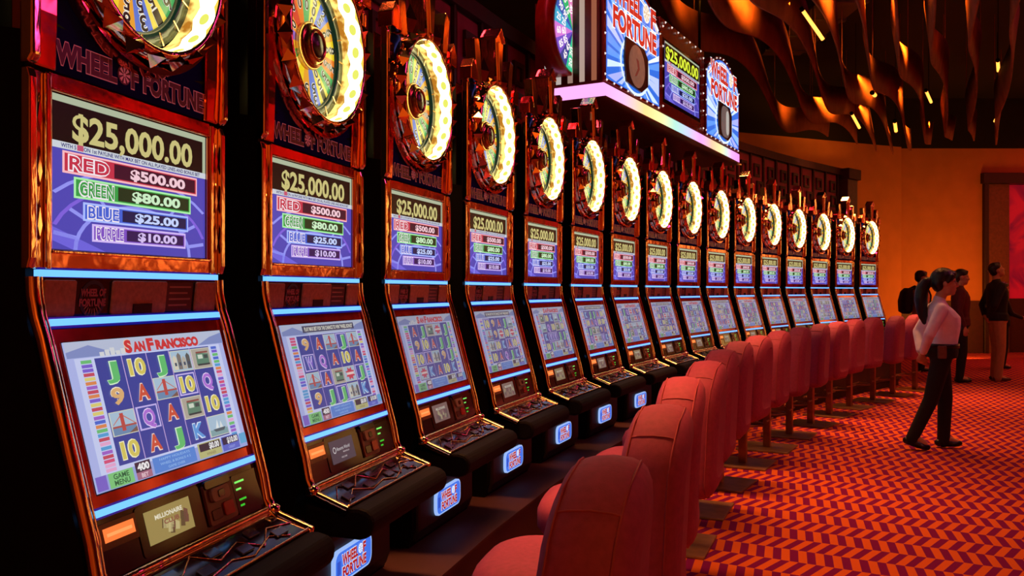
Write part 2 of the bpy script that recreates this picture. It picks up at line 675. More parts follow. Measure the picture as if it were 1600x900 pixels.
def rrect(a0, a1, b0, b1, r, seg=4):
    pts = []
    for cx, cy, t0 in ((a1 - r, b0 + r, -pi / 2), (a1 - r, b1 - r, 0), (a0 + r, b1 - r, pi / 2), (a0 + r, b0 + r, pi)):
        for k in range(seg + 1):
            t = t0 + pi / 2 * k / seg
            pts.append((cx + r * cos(t), cy + r * sin(t)))
    return pts


def tunnel_material():
    m = bpy.data.materials.new('glowing_wheel_tunnel')
    m.use_nodes = True
    nt = m.node_tree
    b = nt.nodes['Principled BSDF']
    b.inputs['Base Color'].default_value = (0.05, 0.04, 0.01, 1)
    b.inputs['Roughness'].default_value = 0.3
    tc = nt.nodes.new('ShaderNodeTexCoord')
    sep = nt.nodes.new('ShaderNodeSeparateXYZ')
    nt.links.new(tc.outputs['Object'], sep.inputs[0])
    at = nt.nodes.new('ShaderNodeMath')
    at.operation = 'ARCTAN2'
    sub = nt.nodes.new('ShaderNodeMath')
    sub.operation = 'SUBTRACT'
    sub.inputs[1].default_value = WZ - ZB
    nt.links.new(sep.outputs['Z'], sub.inputs[0])
    nt.links.new(sub.outputs[0], at.inputs[0])
    nt.links.new(sep.outputs['X'], at.inputs[1])

    def ma(op, p, q=None):
        n = nt.nodes.new('ShaderNodeMath')
        n.operation = op
        for kk, w_ in ((0, p), (1, q)):
            if w_ is None:
                continue
            if isinstance(w_, (int, float)):
                n.inputs[kk].default_value = w_
            else:
                nt.links.new(w_, n.inputs[kk])
        return n.outputs[0]
    # v: 0 at the wheel's rim, 1 at the front edge of the tunnel
    v = ma('DIVIDE', ma('SUBTRACT', 0.020, sep.outputs['Y']), 0.07)
    aa = ma('SUBTRACT', ma('FRACT', ma('MULTIPLY', at.outputs[0], 20 / (2 * pi))), 0.5)
    e1 = ma('POWER', ma('DIVIDE', ma('ABSOLUTE', aa), 0.24), 2.0)
    e2 = ma('POWER', ma('DIVIDE', ma('ABSOLUTE', ma('SUBTRACT', v, 0.62)), 0.17), 2.0)
    hole = ma('LESS_THAN', ma('ADD', e1, e2), 1.0)
    zig = ma('ADD', 0.20, ma('MULTIPLY', ma('ABSOLUTE', aa), 0.30))
    inner = ma('LESS_THAN', v, zig)
    outer = ma('GREATER_THAN', v, ma('SUBTRACT', 1.05, ma('MULTIPLY', ma('ABSOLUTE', aa), 0.36)))
    no = nt.nodes.new('ShaderNodeTexNoise')
    no.inputs['Scale'].default_value = 26
    nt.links.new(tc.outputs['Object'], no.inputs['Vector'])
    rp = nt.nodes.new('ShaderNodeValToRGB')
    rp.color_ramp.elements[0].position = .42
    rp.color_ramp.elements[0].color = (.50, .18, .015, 1)
    rp.color_ramp.elements[1].position = .60
    rp.color_ramp.elements[1].color = (1.5, 1.1, .28, 1)
    nt.links.new(no.outputs['Fac'], rp.inputs['Fac'])

    def mixc(f, A, B):
        n = nt.nodes.new('ShaderNodeMix')
        n.data_type = 'RGBA'
        nt.links.new(f, n.inputs['Factor'])
        for nm, c_ in (('A', A), ('B', B)):
            if isinstance(c_, tuple):
                n.inputs[nm].default_value = c_
            else:
                nt.links.new(c_, n.inputs[nm])
        return n.outputs['Result']
    c1 = mixc(inner, (6.0, 5.0, 2.2, 1), rp.outputs['Color'])
    c2 = mixc(outer, c1, (1.0, .68, .08, 1))
    c3 = mixc(hole, c2, (.80, .85, .14, 1))
    nt.links.new(c3, b.inputs['Emission Color'])
    b.inputs['Emission Strength'].default_value = TUNNEL
    return m


TUNNEL = 1.0
TUNM = tunnel_material()
WCOL = ['#f0d020', '#e87820', '#3ca048', '#f4dc50', '#8860c8', '#e8a028', '#d84428', '#f4e070', '#50b060', '#e8c038', '#5878d0', '#f09838']
WNUM = ['80', '60', '25', '500', '40', '70', '90', '100', '75', '45', '200', '30', '50', '85', '35', '150', '65', '55', '250', '95', '20', '1000']
HUBM = mat('bronze_hub', (0.55, 0.30, 0.10, 1), rough=0.2, metal=1.0)
DARKHUB = mat('dark_hub', '#1d0a06', rough=0.25, noise=0.2)
RIMM = mat('blue_green_wheel_rim', '#0a2420', rough=0.2, emit='#0c3a2c', strength=0.35, sample=False)


def outlined(mb, fr, body, a, b, h, fill, line, off, w=None, bold=0.03, grow=0.045, **k):
    mb.text(fr, body, a, b, h, line, off, w=w, bold=bold + grow, **k)
    mb.text(fr, body, a, b, h * 0.97, fill, off + 0.0008, w=w * 0.985 if w else None, bold=bold, **k)


def wheel_icon(mb, fr, a, b, r, m1, m2, off):
    mb.disc(fr, a, b, r, r, off, m2, 16)
    for k in range(8):
        t = 2 * pi * k / 8
        mb.poly(fr, [(a + r * .25 * cos(t - .2), b + r * .25 * sin(t - .2)), (a + r * .85 * cos(t - .22), b + r * .85 * sin(t - .22)),
                     (a + r * .85 * cos(t + .22), b + r * .85 * sin(t + .22)), (a + r * .25 * cos(t + .2), b + r * .25 * sin(t + .2))], off + 0.0008, m1)
    mb.disc(fr, a, b, r * .2, r * .2, off + 0.0008, m1, 10)


def wof_two_lines(mb, fr, a, b, w, h, fill, line, off, icon1, icon2, skew=0.0):
    """WHEEL OF / FORTUNE, the O of OF a little wheel"""
    hh = h * 0.43
    y1, y2 = b + h * 0.27 - skew * 0, b - h * 0.27
    outlined(mb, fr, 'WHEEL', a - w * 0.17, y1, hh, fill, line, off, w=w * 0.60, bold=0.05, grow=.022)
    wheel_icon(mb, fr, a + w * 0.225, y1 + hh * .05, hh * 0.50, icon1, icon2, off + 0.001)
    outlined(mb, fr, 'F', a + w * 0.38, y1, hh, fill, line, off, w=w * 0.12, bold=0.05, grow=.022)
    outlined(mb, fr, 'FORTUNE', a, y2, hh, fill, line, off, w=w * 0.92, bold=0.05, grow=.022)


def prize_screen(mb, fr, a0, a1, b0, b1, off, dim=1.0):
    """blue prize board: $25,000.00 / RED / GREEN / BLUE / PURPLE"""
    w, h = a1 - a0, b1 - b0
    g = lambda c: glow(c, dim)
    mb.rect(fr, a0, a1, b0, b1, off, g('#4a46b0'))
    A = lambda t: a0 + t * w
    B = lambda t: b0 + t * h
    mb.poly(fr, [(A(0), B(0.15)), (A(.30), B(0)), (A(.12), B(0)), (A(0), B(.06))], off + .0006, g('#6a62d8'))
    for k, rr in enumerate((0.62, 0.50, 0.36)):
        n = 18
        for i in range(n):
            t0, t1 = pi * 1.0 * i / n, pi * 1.0 * (i + 1) / n
            P = [(A(.5) + q * w * cos(t), B(0) + q * h * .9 * sin(t)) for q, t in ((rr, t0), (rr + .022, t0), (rr + .022, t1), (rr, t1))]
            if all(a0 <= p[0] <= a1 and p[1] <= B(.68) for p in P):
                mb.poly(fr, P, off + .0006, g('#8f92f0' if k != 1 else '#7b5fd8'))
    for t in (0.25, 0.6, 1.0, 2.1, 2.5, 2.9):
        d = (cos(t), sin(t))
        P = [(A(.5) + d[0] * w * r_ + s_ * d[1] * .004, B(0) + d[1] * h * .9 * r_ - s_ * d[0] * .004) for r_, s_ in ((.36, 1), (.5, 1), (.5, -1), (.36, -1))]
        mb.poly(fr, P, off + .0006, g('#8f92f0'))
    # top banner
    mb.rect(fr, A(0), A(1), B(.66), B(1), off + .0008, g('#aab69a'))
    mb.rect(fr, A(.0), A(.975), B(.70), B(.955), off + .0012, g('#0c0c0d'))
    mb.text(fr, '$25,000.00', A(.50), B(.815), h * .175, g('#c6bd7c'), off + .0020, w=w * .78, bold=.03)
    mb.rect(fr, A(0), A(1), B(.655), B(.70), off + .0014, g('#c9d0d8'))
    mb.text(fr, 'WITH 5      ON 1st PAYLINE WITH MAX BET ON ALL PLAYED LINES AND BONUS BET', A(.50), B(.678), h * .026, g('#1a2070'), off + .0020, w=w * .9, bold=.02)
    mb.rect(fr, A(.135), A(.17), B(.66), B(.698), off + .0021, g('#c05070'))
    rows = [('RED', '$500.00', .06, .93, .50, .645, '#c03048', '#f6b8c0', '#3a0f28', '#f0c8d4'),
            ('GREEN', '$80.00', .12, .88, .345, .485, '#2f9a46', '#a8f0a8', '#14301c', '#c8ecc4'),
            ('BLUE', '$25.00', .17, .86, .20, .325, '#3d5fd0', '#a8bcff', '#121a48', '#c2d2ff'),
            ('PURPLE', '$10.00', .22, .84, .065, .185, '#7a4fc0', '#d0b8f6', '#2c1850', '#d2bcf0')]
    for n, v, x0, x1, y0, y1, c, cl, dk, tx in rows:
        mb.rect(fr, A(x0), A(x1), B(y0), B(y1), off + .0010, g(cl))
        mb.rect(fr, A(x0 + .01), A(x1 - .01), B(y0 + .014), B(y1 - .014), off + .0016, g(c))
        xm = x0 + (x1 - x0) * .33
        mb.rect(fr, A(xm), A(x1 - .02), B(y0 + .022), B(y1 - .022), off + .0022, g(dk))
        hh = (y1 - y0) * h
        mb.text(fr, n, A((x0 + xm) / 2), B((y0 + y1) / 2), hh * .66, g('#f2e8f0'), off + .0022, w=(xm - x0) * w * .82, bold=.07)
        mb.text(fr, n, A((x0 + xm) / 2), B((y0 + y1) / 2), hh * .62, g(c), off + .0030, w=(xm - x0) * w * .78, bold=.018)
        mb.text(fr, v, A((xm + x1) / 2), B((y0 + y1) / 2), hh * .48, g(tx), off + .0030, w=(x1 - xm) * w * .66, bold=.04)


SYM = {'J': ('#5fc06a', '#d8f8d0'), '10': ('#d8c858', '#fbf6c8'), '9': ('#e0b070', '#fdf0d0'), 'A': ('#d0502c', '#f8d8c8'),
       'Q': ('#b070d8', '#f0d8ff'), 'K': ('#5a9be0', '#dcecff'), 'W': ('#8a6ad8', '#f0e8ff')}


def symbol(mb, fr, s, x, y, w, h, off):
    framed = s.endswith('*')
    s = s.rstrip('*')
    g = glow
    if s in SYM:
        if framed:
            mb.rect(fr, x - w * .44, x + w * .44, y - h * .46, y + h * .46, off, g('#c8b8f4'))
            mb.rect(fr, x - w * .38, x + w * .38, y - h * .40, y + h * .40, off + .0005, g('#3a48a0'))
        c, l = SYM[s]
        outlined(mb, fr, s, x, y, h * .60, g(c), g(l), off + .001, w=w * (.70 if s == '10' else .50), bold=.035, grow=.035)
        return
    mb.rect(fr, x - w * .48, x + w * .48, y - h * .45, y + h * .45, off, g('#d8d8c0'))
    mb.rect(fr, x - w * .45, x + w * .45, y - h * .42, y + h * .42, off + .0005, g('#a8c4d8' if s != 'tram' else '#b0a898'))
    o = off + .001
    if s == 'bridge':
        mb.rect(fr, x - w * .45, x + w * .45, y - h * .42, y - h * .12, o, g('#6a8cb0'))
        mb.rect(fr, x - w * .12, x + w * .02, y - h * .30, y + h * .36, o + .0005, g('#c04838'))
        mb.rect(fr, x - w * .45, x + w * .45, y - h * .16, y - h * .09, o + .0006, g('#b05040'))
        mb.poly(fr, [(x - w * .05, y + h * .34), (x + w * .42, y - h * .08), (x + w * .42, y - h * .12), (x - w * .05, y + h * .28)], o + .0004, g('#c87868'))
        mb.poly(fr, [(x - w * .05, y + h * .34), (x - w * .42, y - h * .02), (x - w * .42, y - h * .06), (x - w * .05, y + h * .28)], o + .0004, g('#c87868'))
        mb.poly(fr, [(x + w * .1, y - h * .42), (x + w * .45, y - h * .42), (x + w * .45, y - h * .22)], o + .0005, g('#7a5848'))
    elif s == 'tram':
        mb.poly(fr, [(x - w * .30, y - h * .28), (x + w * .34, y - h * .24), (x + w * .36, y + h * .18), (x - w * .26, y + h * .26)], o, g('#5a8468'))
        mb.rect(fr, x - w * .20, x + w * .04, y - h * .02, y + h * .16, o + .0005, g('#d0dcc8'))
        mb.rect(fr, x + w * .10, x + w * .30, y - h * .02, y + h * .14, o + .0005, g('#3c4840'))
        mb.rect(fr, x - w * .26, x + w * .34, y + h * .22, y + h * .30, o + .0005, g('#8c4c3c'))
        mb.rect(fr, x - w * .28, x + w * .34, y - h * .32, y - h * .24, o + .0005, g('#303830'))
    elif s == 'ship':
        mb.rect(fr, x - w * .45, x + w * .45, y - h * .42, y - h * .16, o, g('#7ea4a8'))
        mb.poly(fr, [(x - w * .30, y - h * .14), (x - w * .20, y - h * .26), (x + w * .24, y - h * .26), (x + w * .34, y - h * .12)], o + .0005, g('#4a5c60'))
        mb.poly(fr, [(x - w * .16, y - h * .12), (x - w * .02, y + h * .26), (x, y - h * .12)], o + .0005, g('#e4ecec'))
        mb.poly(fr, [(x + w * .04, y - h * .12), (x + w * .14, y + h * .18), (x + w * .22, y - h * .12)], o + .0005, g('#dce4e4'))
    elif s == 'houses':
        for k, (c, hh) in enumerate((('#d8d0b8', .26), ('#7c7468', .36), ('#b8b0a0', .20), ('#585850', .32))):
            xx = x - w * .42 + k * w * .21
            mb.poly(fr, [(xx, y - h * .36), (xx + w * .19, y - h * .36), (xx + w * .19, y + h * (hh - .12)), (xx + w * .095, y + h * hh), (xx, y + h * (hh - .12))], o, g(c))
            mb.rect(fr, xx + w * .05, xx + w * .14, y - h * .2, y - h * .06, o + .0005, g('#38485c'))
    else:   # red burst
        pts = []
        for k in range(16):
            r_ = .42 if k % 2 else .26
            pts.append((x + w * r_ * cos(pi * k / 8), y + h * r_ * sin(pi * k / 8)))
        mb.poly(fr, pts, o, g('#d03848'))
        mb.rect(fr, x - w * .30, x + w * .30, y - h * .06, y + h * .08, o + .0005, g('#f4d8d0'))


GRID1 = [['J', '10', 'J', 'houses', 'tram'], ['9', 'A', 'bridge', '10*', 'Q'], ['bridge', 'Q*', 'A', 'tram', '10'], ['10', 'A', 'J', 'K', 'ship']]
GRID2 = [['9', 'A', 'bridge', 'J*', 'bridge'], ['W*', 'Q', 'A', '10', 'A'], ['bridge', 'A*', 'tram', 'burst', 'J*'], ['9', 'J', 'J*', 'houses', 'K']]


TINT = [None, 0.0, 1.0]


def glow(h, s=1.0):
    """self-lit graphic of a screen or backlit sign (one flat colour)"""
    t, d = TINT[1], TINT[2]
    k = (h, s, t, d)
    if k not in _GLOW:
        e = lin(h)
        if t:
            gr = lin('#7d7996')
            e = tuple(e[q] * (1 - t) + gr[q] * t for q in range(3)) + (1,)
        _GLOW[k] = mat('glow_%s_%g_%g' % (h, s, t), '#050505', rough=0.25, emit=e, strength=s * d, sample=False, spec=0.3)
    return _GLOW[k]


_GLOW = {}


def reel_screen(grid, banner, seed):
    rg = random.Random(seed)
    mb = MB()
    fr = FS
    a0, a1, b0, b1 = -.256, .270, sb(.999), sb(1.280)
    w, h = a1 - a0, b1 - b0
    A = lambda t: a0 + t * w
    B = lambda t: b0 + t * h
    g = glow
    mb.slab(fr, [(a0, b0), (a1, b0), (a1, b1), (a0, b1)], 0.001, 0.004, g('#aeb8ec'))
    o = 0.0046
    # harbour banner
    mb.rect(fr, A(0), A(1), B(.89), B(1), o, g('#b9c3da'))
    mb.poly(fr, [(A(0), B(.89)), (A(.28), B(.89)), (A(.12), B(.97)), (A(0), B(.93))], o + .0005, g('#7f8fc4'))
    mb.poly(fr, [(A(.80), B(.89)), (A(1), B(.89)), (A(1), B(.98)), (A(.90), B(.95))], o + .0005, g('#7f8fc4'))
    if banner:
        for k in range(5):
            mb.rect(fr, A(.17 + .03 * k), A(.195 + .03 * k), B(.885), B(.915 + .012 * (k % 3)), o + .0008, g('#d8dadc'))
        mb.text(fr, 'S', A(.335), B(.935), h * .085, g('#f0c8a8'), o + .0010, w=w * .045, bold=.10)
        mb.text(fr, 'S', A(.335), B(.935), h * .083, g('#d02c20'), o + .0018, w=w * .043, bold=.06)
        mb.text(fr, 'AN', A(.400), B(.928), h * .065, g('#d02c20'), o + .0018, w=w * .075, bold=.07)
        mb.text(fr, 'F', A(.472), B(.935), h * .085, g('#d02c20'), o + .0018, w=w * .045, bold=.06)
        mb.text(fr, 'RANCISCO', A(.655), B(.928), h * .065, g('#d02c20'), o + .0018, w=w * .30, bold=.07)
    else:
        mb.rect(fr, A(.22), A(.86), B(.905), B(.975), o + .0008, g('#3c3c54'))
        mb.text(fr, 'PLAY MAX BET FOR THE CHANCE TO WIN "WHEEL BONUS"', A(.54), B(.94), h * .040, g('#e8e4d0'), o + .0016, w=w * .60, bold=.03)
    # pale frame and reels
    mb.rect(fr, A(.035), A(.965), B(.105), B(.885), o, g('#c9d2f6'))
    bars = ['#d85078', '#7a5cd0', '#e0d070', '#4868d0', '#c84858', '#68c070', '#e8a8d0', '#50a0d8', '#a060c8', '#e08848']
    for side in (0, 1):
        x0, x1 = (.062, .118) if side == 0 else (.892, .935)
        nb = 26
        for k in range(nb):
            y0 = .115 + k * .76 / nb
            mb.rect(fr, A(x0), A(x1), B(y0), B(y0 + .76 / nb * .78), o + .0008, g(rg.choice(bars)))
    X0, X1, Y0, Y1 = .135, .875, .135, .875
    mb.rect(fr, A(X0), A(X1), B(Y0), B(Y1), o + .0008, g('#323f96'))
    cw, ch = (X1 - X0) / 5, (Y1 - Y0) / 4
    for c in range(1, 5):
        mb.rect(fr, A(X0 + c * cw) - .0012, A(X0 + c * cw) + .0012, B(Y0), B(Y1), o + .0014, g('#c8a8e0'))
    for r_ in range(4):
        for c in range(5):
            symbol(mb, fr, grid[r_][c], A(X0 + (c + .5) * cw), B(Y1 - (r_ + .5) * ch), cw * w, ch * h, o + .0016)
    # bottom strip
    mb.rect(fr, A(0), A(1), B(0), B(.105), o, g('#98a6e0'))
    mb.rect(fr, A(.0), A(.055), B(.01), B(.105), o + .0008, g('#7a62c8'))
    mb.rect(fr, A(.065), A(.20), B(.005), B(.105), o + .0008, g('#7cc878'))
    mb.text(fr, 'GAME', A(.132), B(.076), h * .034, g('#1c5a28'), o + .0016, w=w * .085, bold=.02)
    mb.text(fr, 'MENU', A(.132), B(.034), h * .034, g('#1c5a28'), o + .0016, w=w * .085, bold=.02)
    mb.rect(fr, A(.215), A(.305), B(.055), B(.125), o + .0008, g('#3a1c2c'))
    mb.text(fr, '400', A(.26), B(.09), h * .045, g('#f4f0f0'), o + .0016, w=w * .070, bold=.05)
    mb.rect(fr, A(.215), A(.305), B(.005), B(.055), o + .0008, g('#a86a80'))
    mb.text(fr, 'BET', A(.26), B(.03), h * .028, g('#f0d0d8'), o + .0016, w=w * .04, bold=.02)
    mb.rect(fr, A(.32), A(.60), B(.01), B(.12), o + .0008, g('#4f86d8'))
    for k in range(3):
        mb.text(fr, ('HAPPY HOLIDAYS', 'WHEEL & BONUS 4 5', 'GAME OVER')[k], A(.46), B(.098 - .033 * k), h * .018, g('#9cc4f4'), o + .0016, w=w * (.2 if k < 2 else .11), bold=.0)
    mb.rect(fr, A(.62), A(.79), B(.01), B(.125), o + .0008, g('#b8b878'))
    mb.rect(fr, A(.63), A(.785), B(.06), B(.118), o + .0014, g('#2c1a24'))
    mb.text(fr, '$0.00', A(.775), B(.09), h * .044, g('#f0f0f0'), o + .002, w=w * .075, bold=.04, align='r')
    mb.text(fr, 'WINNER', A(.705), B(.033), h * .022, g('#7c6c38'), o + .002, bold=.0)
    mb.rect(fr, A(.80), A(.935), B(.01), B(.125), o + .0008, g('#5464c8'))
    mb.rect(fr, A(.805), A(.93), B(.06), B(.118), o + .0014, g('#20183c'))
    mb.text(fr, '$10.00', A(.925), B(.09), h * .044, g('#f0f0f0'), o + .002, w=w * .085, bold=.04, align='r')
    mb.text(fr, 'CREDIT', A(.868), B(.033), h * .020, g('#a8b4f0'), o + .002, bold=.0)
    mb.rect(fr, A(.945), A(.998), B(.03), B(.115), o + .0008, g('#58a8d8'))
    return mb


def make_machine():
    root = thing('slot_machine', '', 'slot machine', (0, 0, ZB), 0.0, 'slot machines in the curved row')
    P = []

    def part(mb, name, parent=root, bevel=0.0, lab=None):
        o = mb.build(name, parent, dz=-ZB, bevel=bevel)
        if lab:
            o['label'] = lab
        P.append(o)
        return o
    # cabinet body: black sides following the folded front
    body = [(-.55, .44), (.095, .44), (.11, .50), (.11, .66), (.08, .70), (.10, .80), (.118, .845)]
    body += [(n_sl(z) - .018, z) for z in (.90, 1.0, 1.1, 1.2, 1.28)]
    body += [(-.008, 1.32), (-.012, 1.41), (-.012, 1.86), (-.07, 1.87), (-.07, 2.34), (-.55, 2.34)]
    mb = MB()
    mb.prism_x(body, -.305, .305, BLACK)
    part(mb, 'cabinet')
    # lower front
    mb = MB()
    mb.prism_x([(.0, .455), (.112, .455), (.128, .50), (.128, .66), (.10, .69), (0, .69)], -.285, .285, LOWER)
    part(mb, 'base_panel', bevel=.012)
    # backlit logo plate
    mb = MB()
    frp = Frame((-.018, -.128, .567), (1, 0, 0), (0, 0, 1))
    mb.slab(frp, rrect(-.128, .128, -.050, .050, .030), 0, .010, glow('#9cbcf8', 1.0))
    mb.poly(frp, rrect(-.120, .120, -.044, .044, .026), .0112, glow('#3a6fe0', 1.1))
    mb.rect(frp, -.112, -.09, -.02, .02, .0118, glow('#2850c0', 1.1))
    wof_two_lines(mb, frp, 0, 0, .178, .070, glow('#b01c24', 1.0), glow('#f6f4f4', 1.0), .0126, glow('#8aa8e8', 1.0), glow('#f4f4f8', 1.1))
    part(mb, 'logo_plate')
    # armrest
    mb = MB()
    arm = [(.12, .712), (.285, .708), (.312, .716), (.326, .735), (.328, .760), (.322, .778), (.308, .789), (.285, .795), (.257, .794), (.24, .78), (.12, .80)]
    mb.prism_x(arm, -.295, .295, LEATHER)
    part(mb, 'armrest', bevel=.014)
    # button deck
    FD = Frame((0, -.15, .832), (1, 0, 0), (0, .105, .041))
    mb = MB()
    FD = Frame((0, -.258, .796), (1, 0, 0), (0, .108, .036))       # origin on the front edge, b back towards the screen
    L = sqrt(.108 ** 2 + .036 ** 2)
    mb.slab(FD, [(-.292, 0), (.292, 0), (.292, L), (-.292, L)], -.016, 0.0, MAROONG)
    deck = part(mb, 'button_deck')
    mb = MB()
    for y0 in (.004, L - .004):
        mb.tube([FD.pt(-.292, y0, .002), FD.pt(.292, y0, .002)], .0035, CHROME, 8)
    zz = [(-.28, .045), (-.2, .09), (-.14, .06), (-.06, .10), (-.02, .05), (.08, .075), (.12, .025), (.2, .07), (.285, .05)]
    mb.tube([FD.pt(a, b, .002) for a, b in zz], .0022, CHROME, 6)
    zz = [(-.26, .015), (-.17, .055), (-.1, .02), (0.0, .035), (.06, .015), (.17, .045), (.22, .015)]
    mb.tube([FD.pt(a, b, .002) for a, b in zz], .0022, CHROME, 6)
    part(mb, 'deck_trim', deck)
    BTN = mat('dark_button', '#2a0c10', rough=0.15, spec=0.8, noise=0.2)
    for a, b, wd in ((-.235, .035, .05), (-.16, .075, .05), (-.085, .04, .055), (-.01, .078, .05), (.065, .045, .055), (.145, .078, .05), (.21, .04, .06)):
        mb = MB()
        mb.slab(FD, [(a - wd * .5, b - .014), (a + wd * .4, b - .014), (a + wd * .55, b + .014), (a - wd * .35, b + .014)], .0005, .005, BTN)
        part(mb, 'button', deck, bevel=.003)
    # hinge rail under the sloping front
    mb = MB()
    mb.tube([(-.285, -.147, .840), (.285, -.147, .840)], .010, CHROME, 10)
    mb.tube([(-.285, -.155, .826), (.285, -.155, .826)], .006, CHROME, 8)
    part(mb, 'hinge_rail')
    # sloping front face with dark glossy bezel
    mb = MB()
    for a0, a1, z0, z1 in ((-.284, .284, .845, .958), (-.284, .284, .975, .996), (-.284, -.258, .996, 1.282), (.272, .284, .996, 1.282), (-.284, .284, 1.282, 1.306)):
        mb.slab(FS, [(a0, sb(z0)), (a1, sb(z0)), (a1, sb(z1)), (a0, sb(z1))], -.016, .001, MAROONG if z1 < .99 and z0 < .9 else REDREFL)
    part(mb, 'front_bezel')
    # light bars
    for b0, fr, nm in ((sb(.966), FS, 0), (0.0, FS, 1), (1.412, FT, 2)):
        mb = MB()
        mb.slab(fr, [(-HW + .004, b0 - .0105), (HW - .004, b0 - .0105), (HW - .004, b0 + .0105), (-HW + .004, b0 + .0105)], -.004, .005, BAREDGE)
        mb.slab(fr, [(-HW, b0 - .0065), (HW, b0 - .0065), (HW, b0 + .0065), (-HW, b0 + .0065)], -.004, .008, BAR)
        part(mb, 'light_bar')
    # speaker band
    mb = MB()
    h_ = .0945
    mb.slab(FM, [(-.285, .008), (.285, .008), (.285, h_ - .008), (-.285, h_ - .008)], -.012, 0, TILE)
    band = part(mb, 'speaker_band')
    for a0, a1 in ((-.283, -.20), (-.095, .085), (.198, .283)):
        mb = MB()
        mb.slab(FM, rrect(a0, a1, .012, h_ - .012, .004, 2), 0, .006, SPEAKER)
        part(mb, 'speaker_grille', band, bevel=.002)
    mb = MB()
    RL = mat('dim_red_print', '#8a2428', rough=.4, emit='#5a1418', strength=.35, sample=False)
    BL = mat('dim_blue_print', '#2a2038', rough=.4, noise=.2)
    mb.ring(FM, -.147, .045, .030, .038, .0008, BL, 20)
    mb.text(FM, 'WHEEL OF', -.147, .058, .014, RL, .0012, w=.072, bold=.05)
    mb.text(FM, 'FORTUNE', -.147, .038, .014, RL, .0012, w=.076, bold=.05)
    for k in range(7):
        t = -pi / 2 + (k - 3) * .28
        mb.poly(FM, [(-.147 + .02 * cos(t - .05), .045 + .02 * sin(t - .05)), (-.147 + .036 * cos(t - .05), .045 + .036 * sin(t - .05)),
                     (-.147 + .036 * cos(t + .05), .045 + .036 * sin(t + .05)), (-.147 + .02 * cos(t + .05), .045 + .02 * sin(t + .05))], .0008, SPEAKER)
    part(mb, 'logo_tile', band)
    mb = MB()
    RT = mat('maroon_info_tile', '#501018', rough=.3, noise=.2)
    mb.rect(FM, .092, .19, .014, h_ - .014, .0006, RT)
    for k in range(4):
        mb.rect(FM, .10, .182 - .012 * (k % 2), .068 - .014 * k, .072 - .014 * k, .0012, mat('pale_red_print', '#a86858', rough=.5, noise=.1))
    part(mb, 'info_tile', band)
    mb = MB()
    mb.slab(FM, [(-.03, .014), (.032, .014), (.032, .034), (-.03, .034)], .006, .0085, mat('dark_badge', '#201018', rough=.25, metal=.5, noise=.2))
    part(mb, 'badge', band)
    # ticket slot
    mb = MB()
    mb.slab(FS, [(-.278, sb(.900)), (-.176, sb(.900)), (-.176, sb(.946)), (-.278, sb(.946))], .001, .006, mat('red_slot_frame', '#5a0c0c', rough=.2, noise=.2))
    mb.rect(FS, -.270, -.184, sb(.912), sb(.937), .0068, glow('#ff7a3a', 1.15))
    mb.rect(FS, -.262, -.192, sb(.921), sb(.927), .0074, glow('#ff9a58', 1.2))
    part(mb, 'ticket_slot')
    # bill acceptor
    mb = MB()
    ACC = mat('bill_acceptor_plastic', '#5c2c26', rough=.3, noise=.2)
    mb.slab(FS, rrect(.050, .160, sb(.858), sb(.948), .008), .001, .008, ACC)
    mb.slab(FS, rrect(.066, .135, sb(.905), sb(.935), .010), .008, .016, mat('acceptor_grey', '#7c5850', rough=.3, noise=.2))
    mb.slab(FS, rrect(.088, .112, sb(.912), sb(.928), .005), .016, .018, BLACKG)
    mb.slab(FS, rrect(.060, .098, sb(.868), sb(.890), .004), .008, .010, BLACKG)
    mb.slab(FS, rrect(.106, .146, sb(.868), sb(.898), .006), .008, .012, mat('red_acceptor_lens', '#8c1c18', rough=.15, noise=.2))
    mb.slab(FS, rrect(.052, .150, sb(.936), sb(.954), .006), .004, .012, BLACKG)
    part(mb, 'bill_acceptor', bevel=.0015)
    # keypad window
    mb = MB()
    mb.slab(FS, rrect(.168, .282, sb(.856), sb(.944), .006), .001, .004, BLACKG)
    for k, (a, b, wd) in enumerate(((.176, .925, .040), (.176, .909, .022), (.180, .885, .030), (.180, .872, .018))):
        mb.rect(FS, a, a + wd, sb(b), sb(b + .0045), .0048, glow('#7ff06a' if k < 2 else '#30c030', 1.0))
    part(mb, 'meter_window')
    # chrome edging of the folded lower front
    for s in (-1, 1):
        mb = MB()
        path = [(0.002, 1.405), (.004, 1.37), (.012, 1.33), (.026, 1.29)] + [(n_sl(z) + .006, z) for z in (1.2, 1.1, 1.0, .92)] + [(.138, .865), (.152, .836), (.17, .822), (.258, .79)]
        mb.tube([(s * .3035, -n, z) for n, z in path], .013, CHROME, 10)
        mb.tube([(s * .2885, -n - .001, z) for n, z in path[:-1]], .007, CHROME, 8)
        cz = path[-3]
        mb.lathe([(.0, .02), (.012, .018), (.018, .008), (.018, -.01)], (s * .303, -cz[0], cz[1]), CHROME2, 14)
        part(mb, 'edge_trim')
    # upper chrome columns, two stacked per side
    for s in (-1, 1):
        mb = MB()
        mb.prism_x([(-.008, 1.42), (.006, 1.42), (.012, 1.44), (.012, 1.77), (.006, 1.788), (-.008, 1.788)], s * .320, s * .302, CHROME)
        mb.prism_x([(-.03, 1.42), (.001, 1.42), (.001, 1.788), (-.03, 1.788)], s * .302, s * .276, CHROME)
        mb.prism_x([(-.03, 1.42), (.008, 1.42), (.008, 1.788), (-.03, 1.788)], s * .276, s * .262, CHROME)
        for z0 in (1.50, 1.60, 1.70):
            mb.slab(FT, [(s * .289 - .008, z0), (s * .289, z0 - .03), (s * .289 + .008, z0), (s * .289, z0 + .05)], .0012, .006, CHROME2)
        part(mb, 'chrome_column', bevel=.004)
        mb = MB()
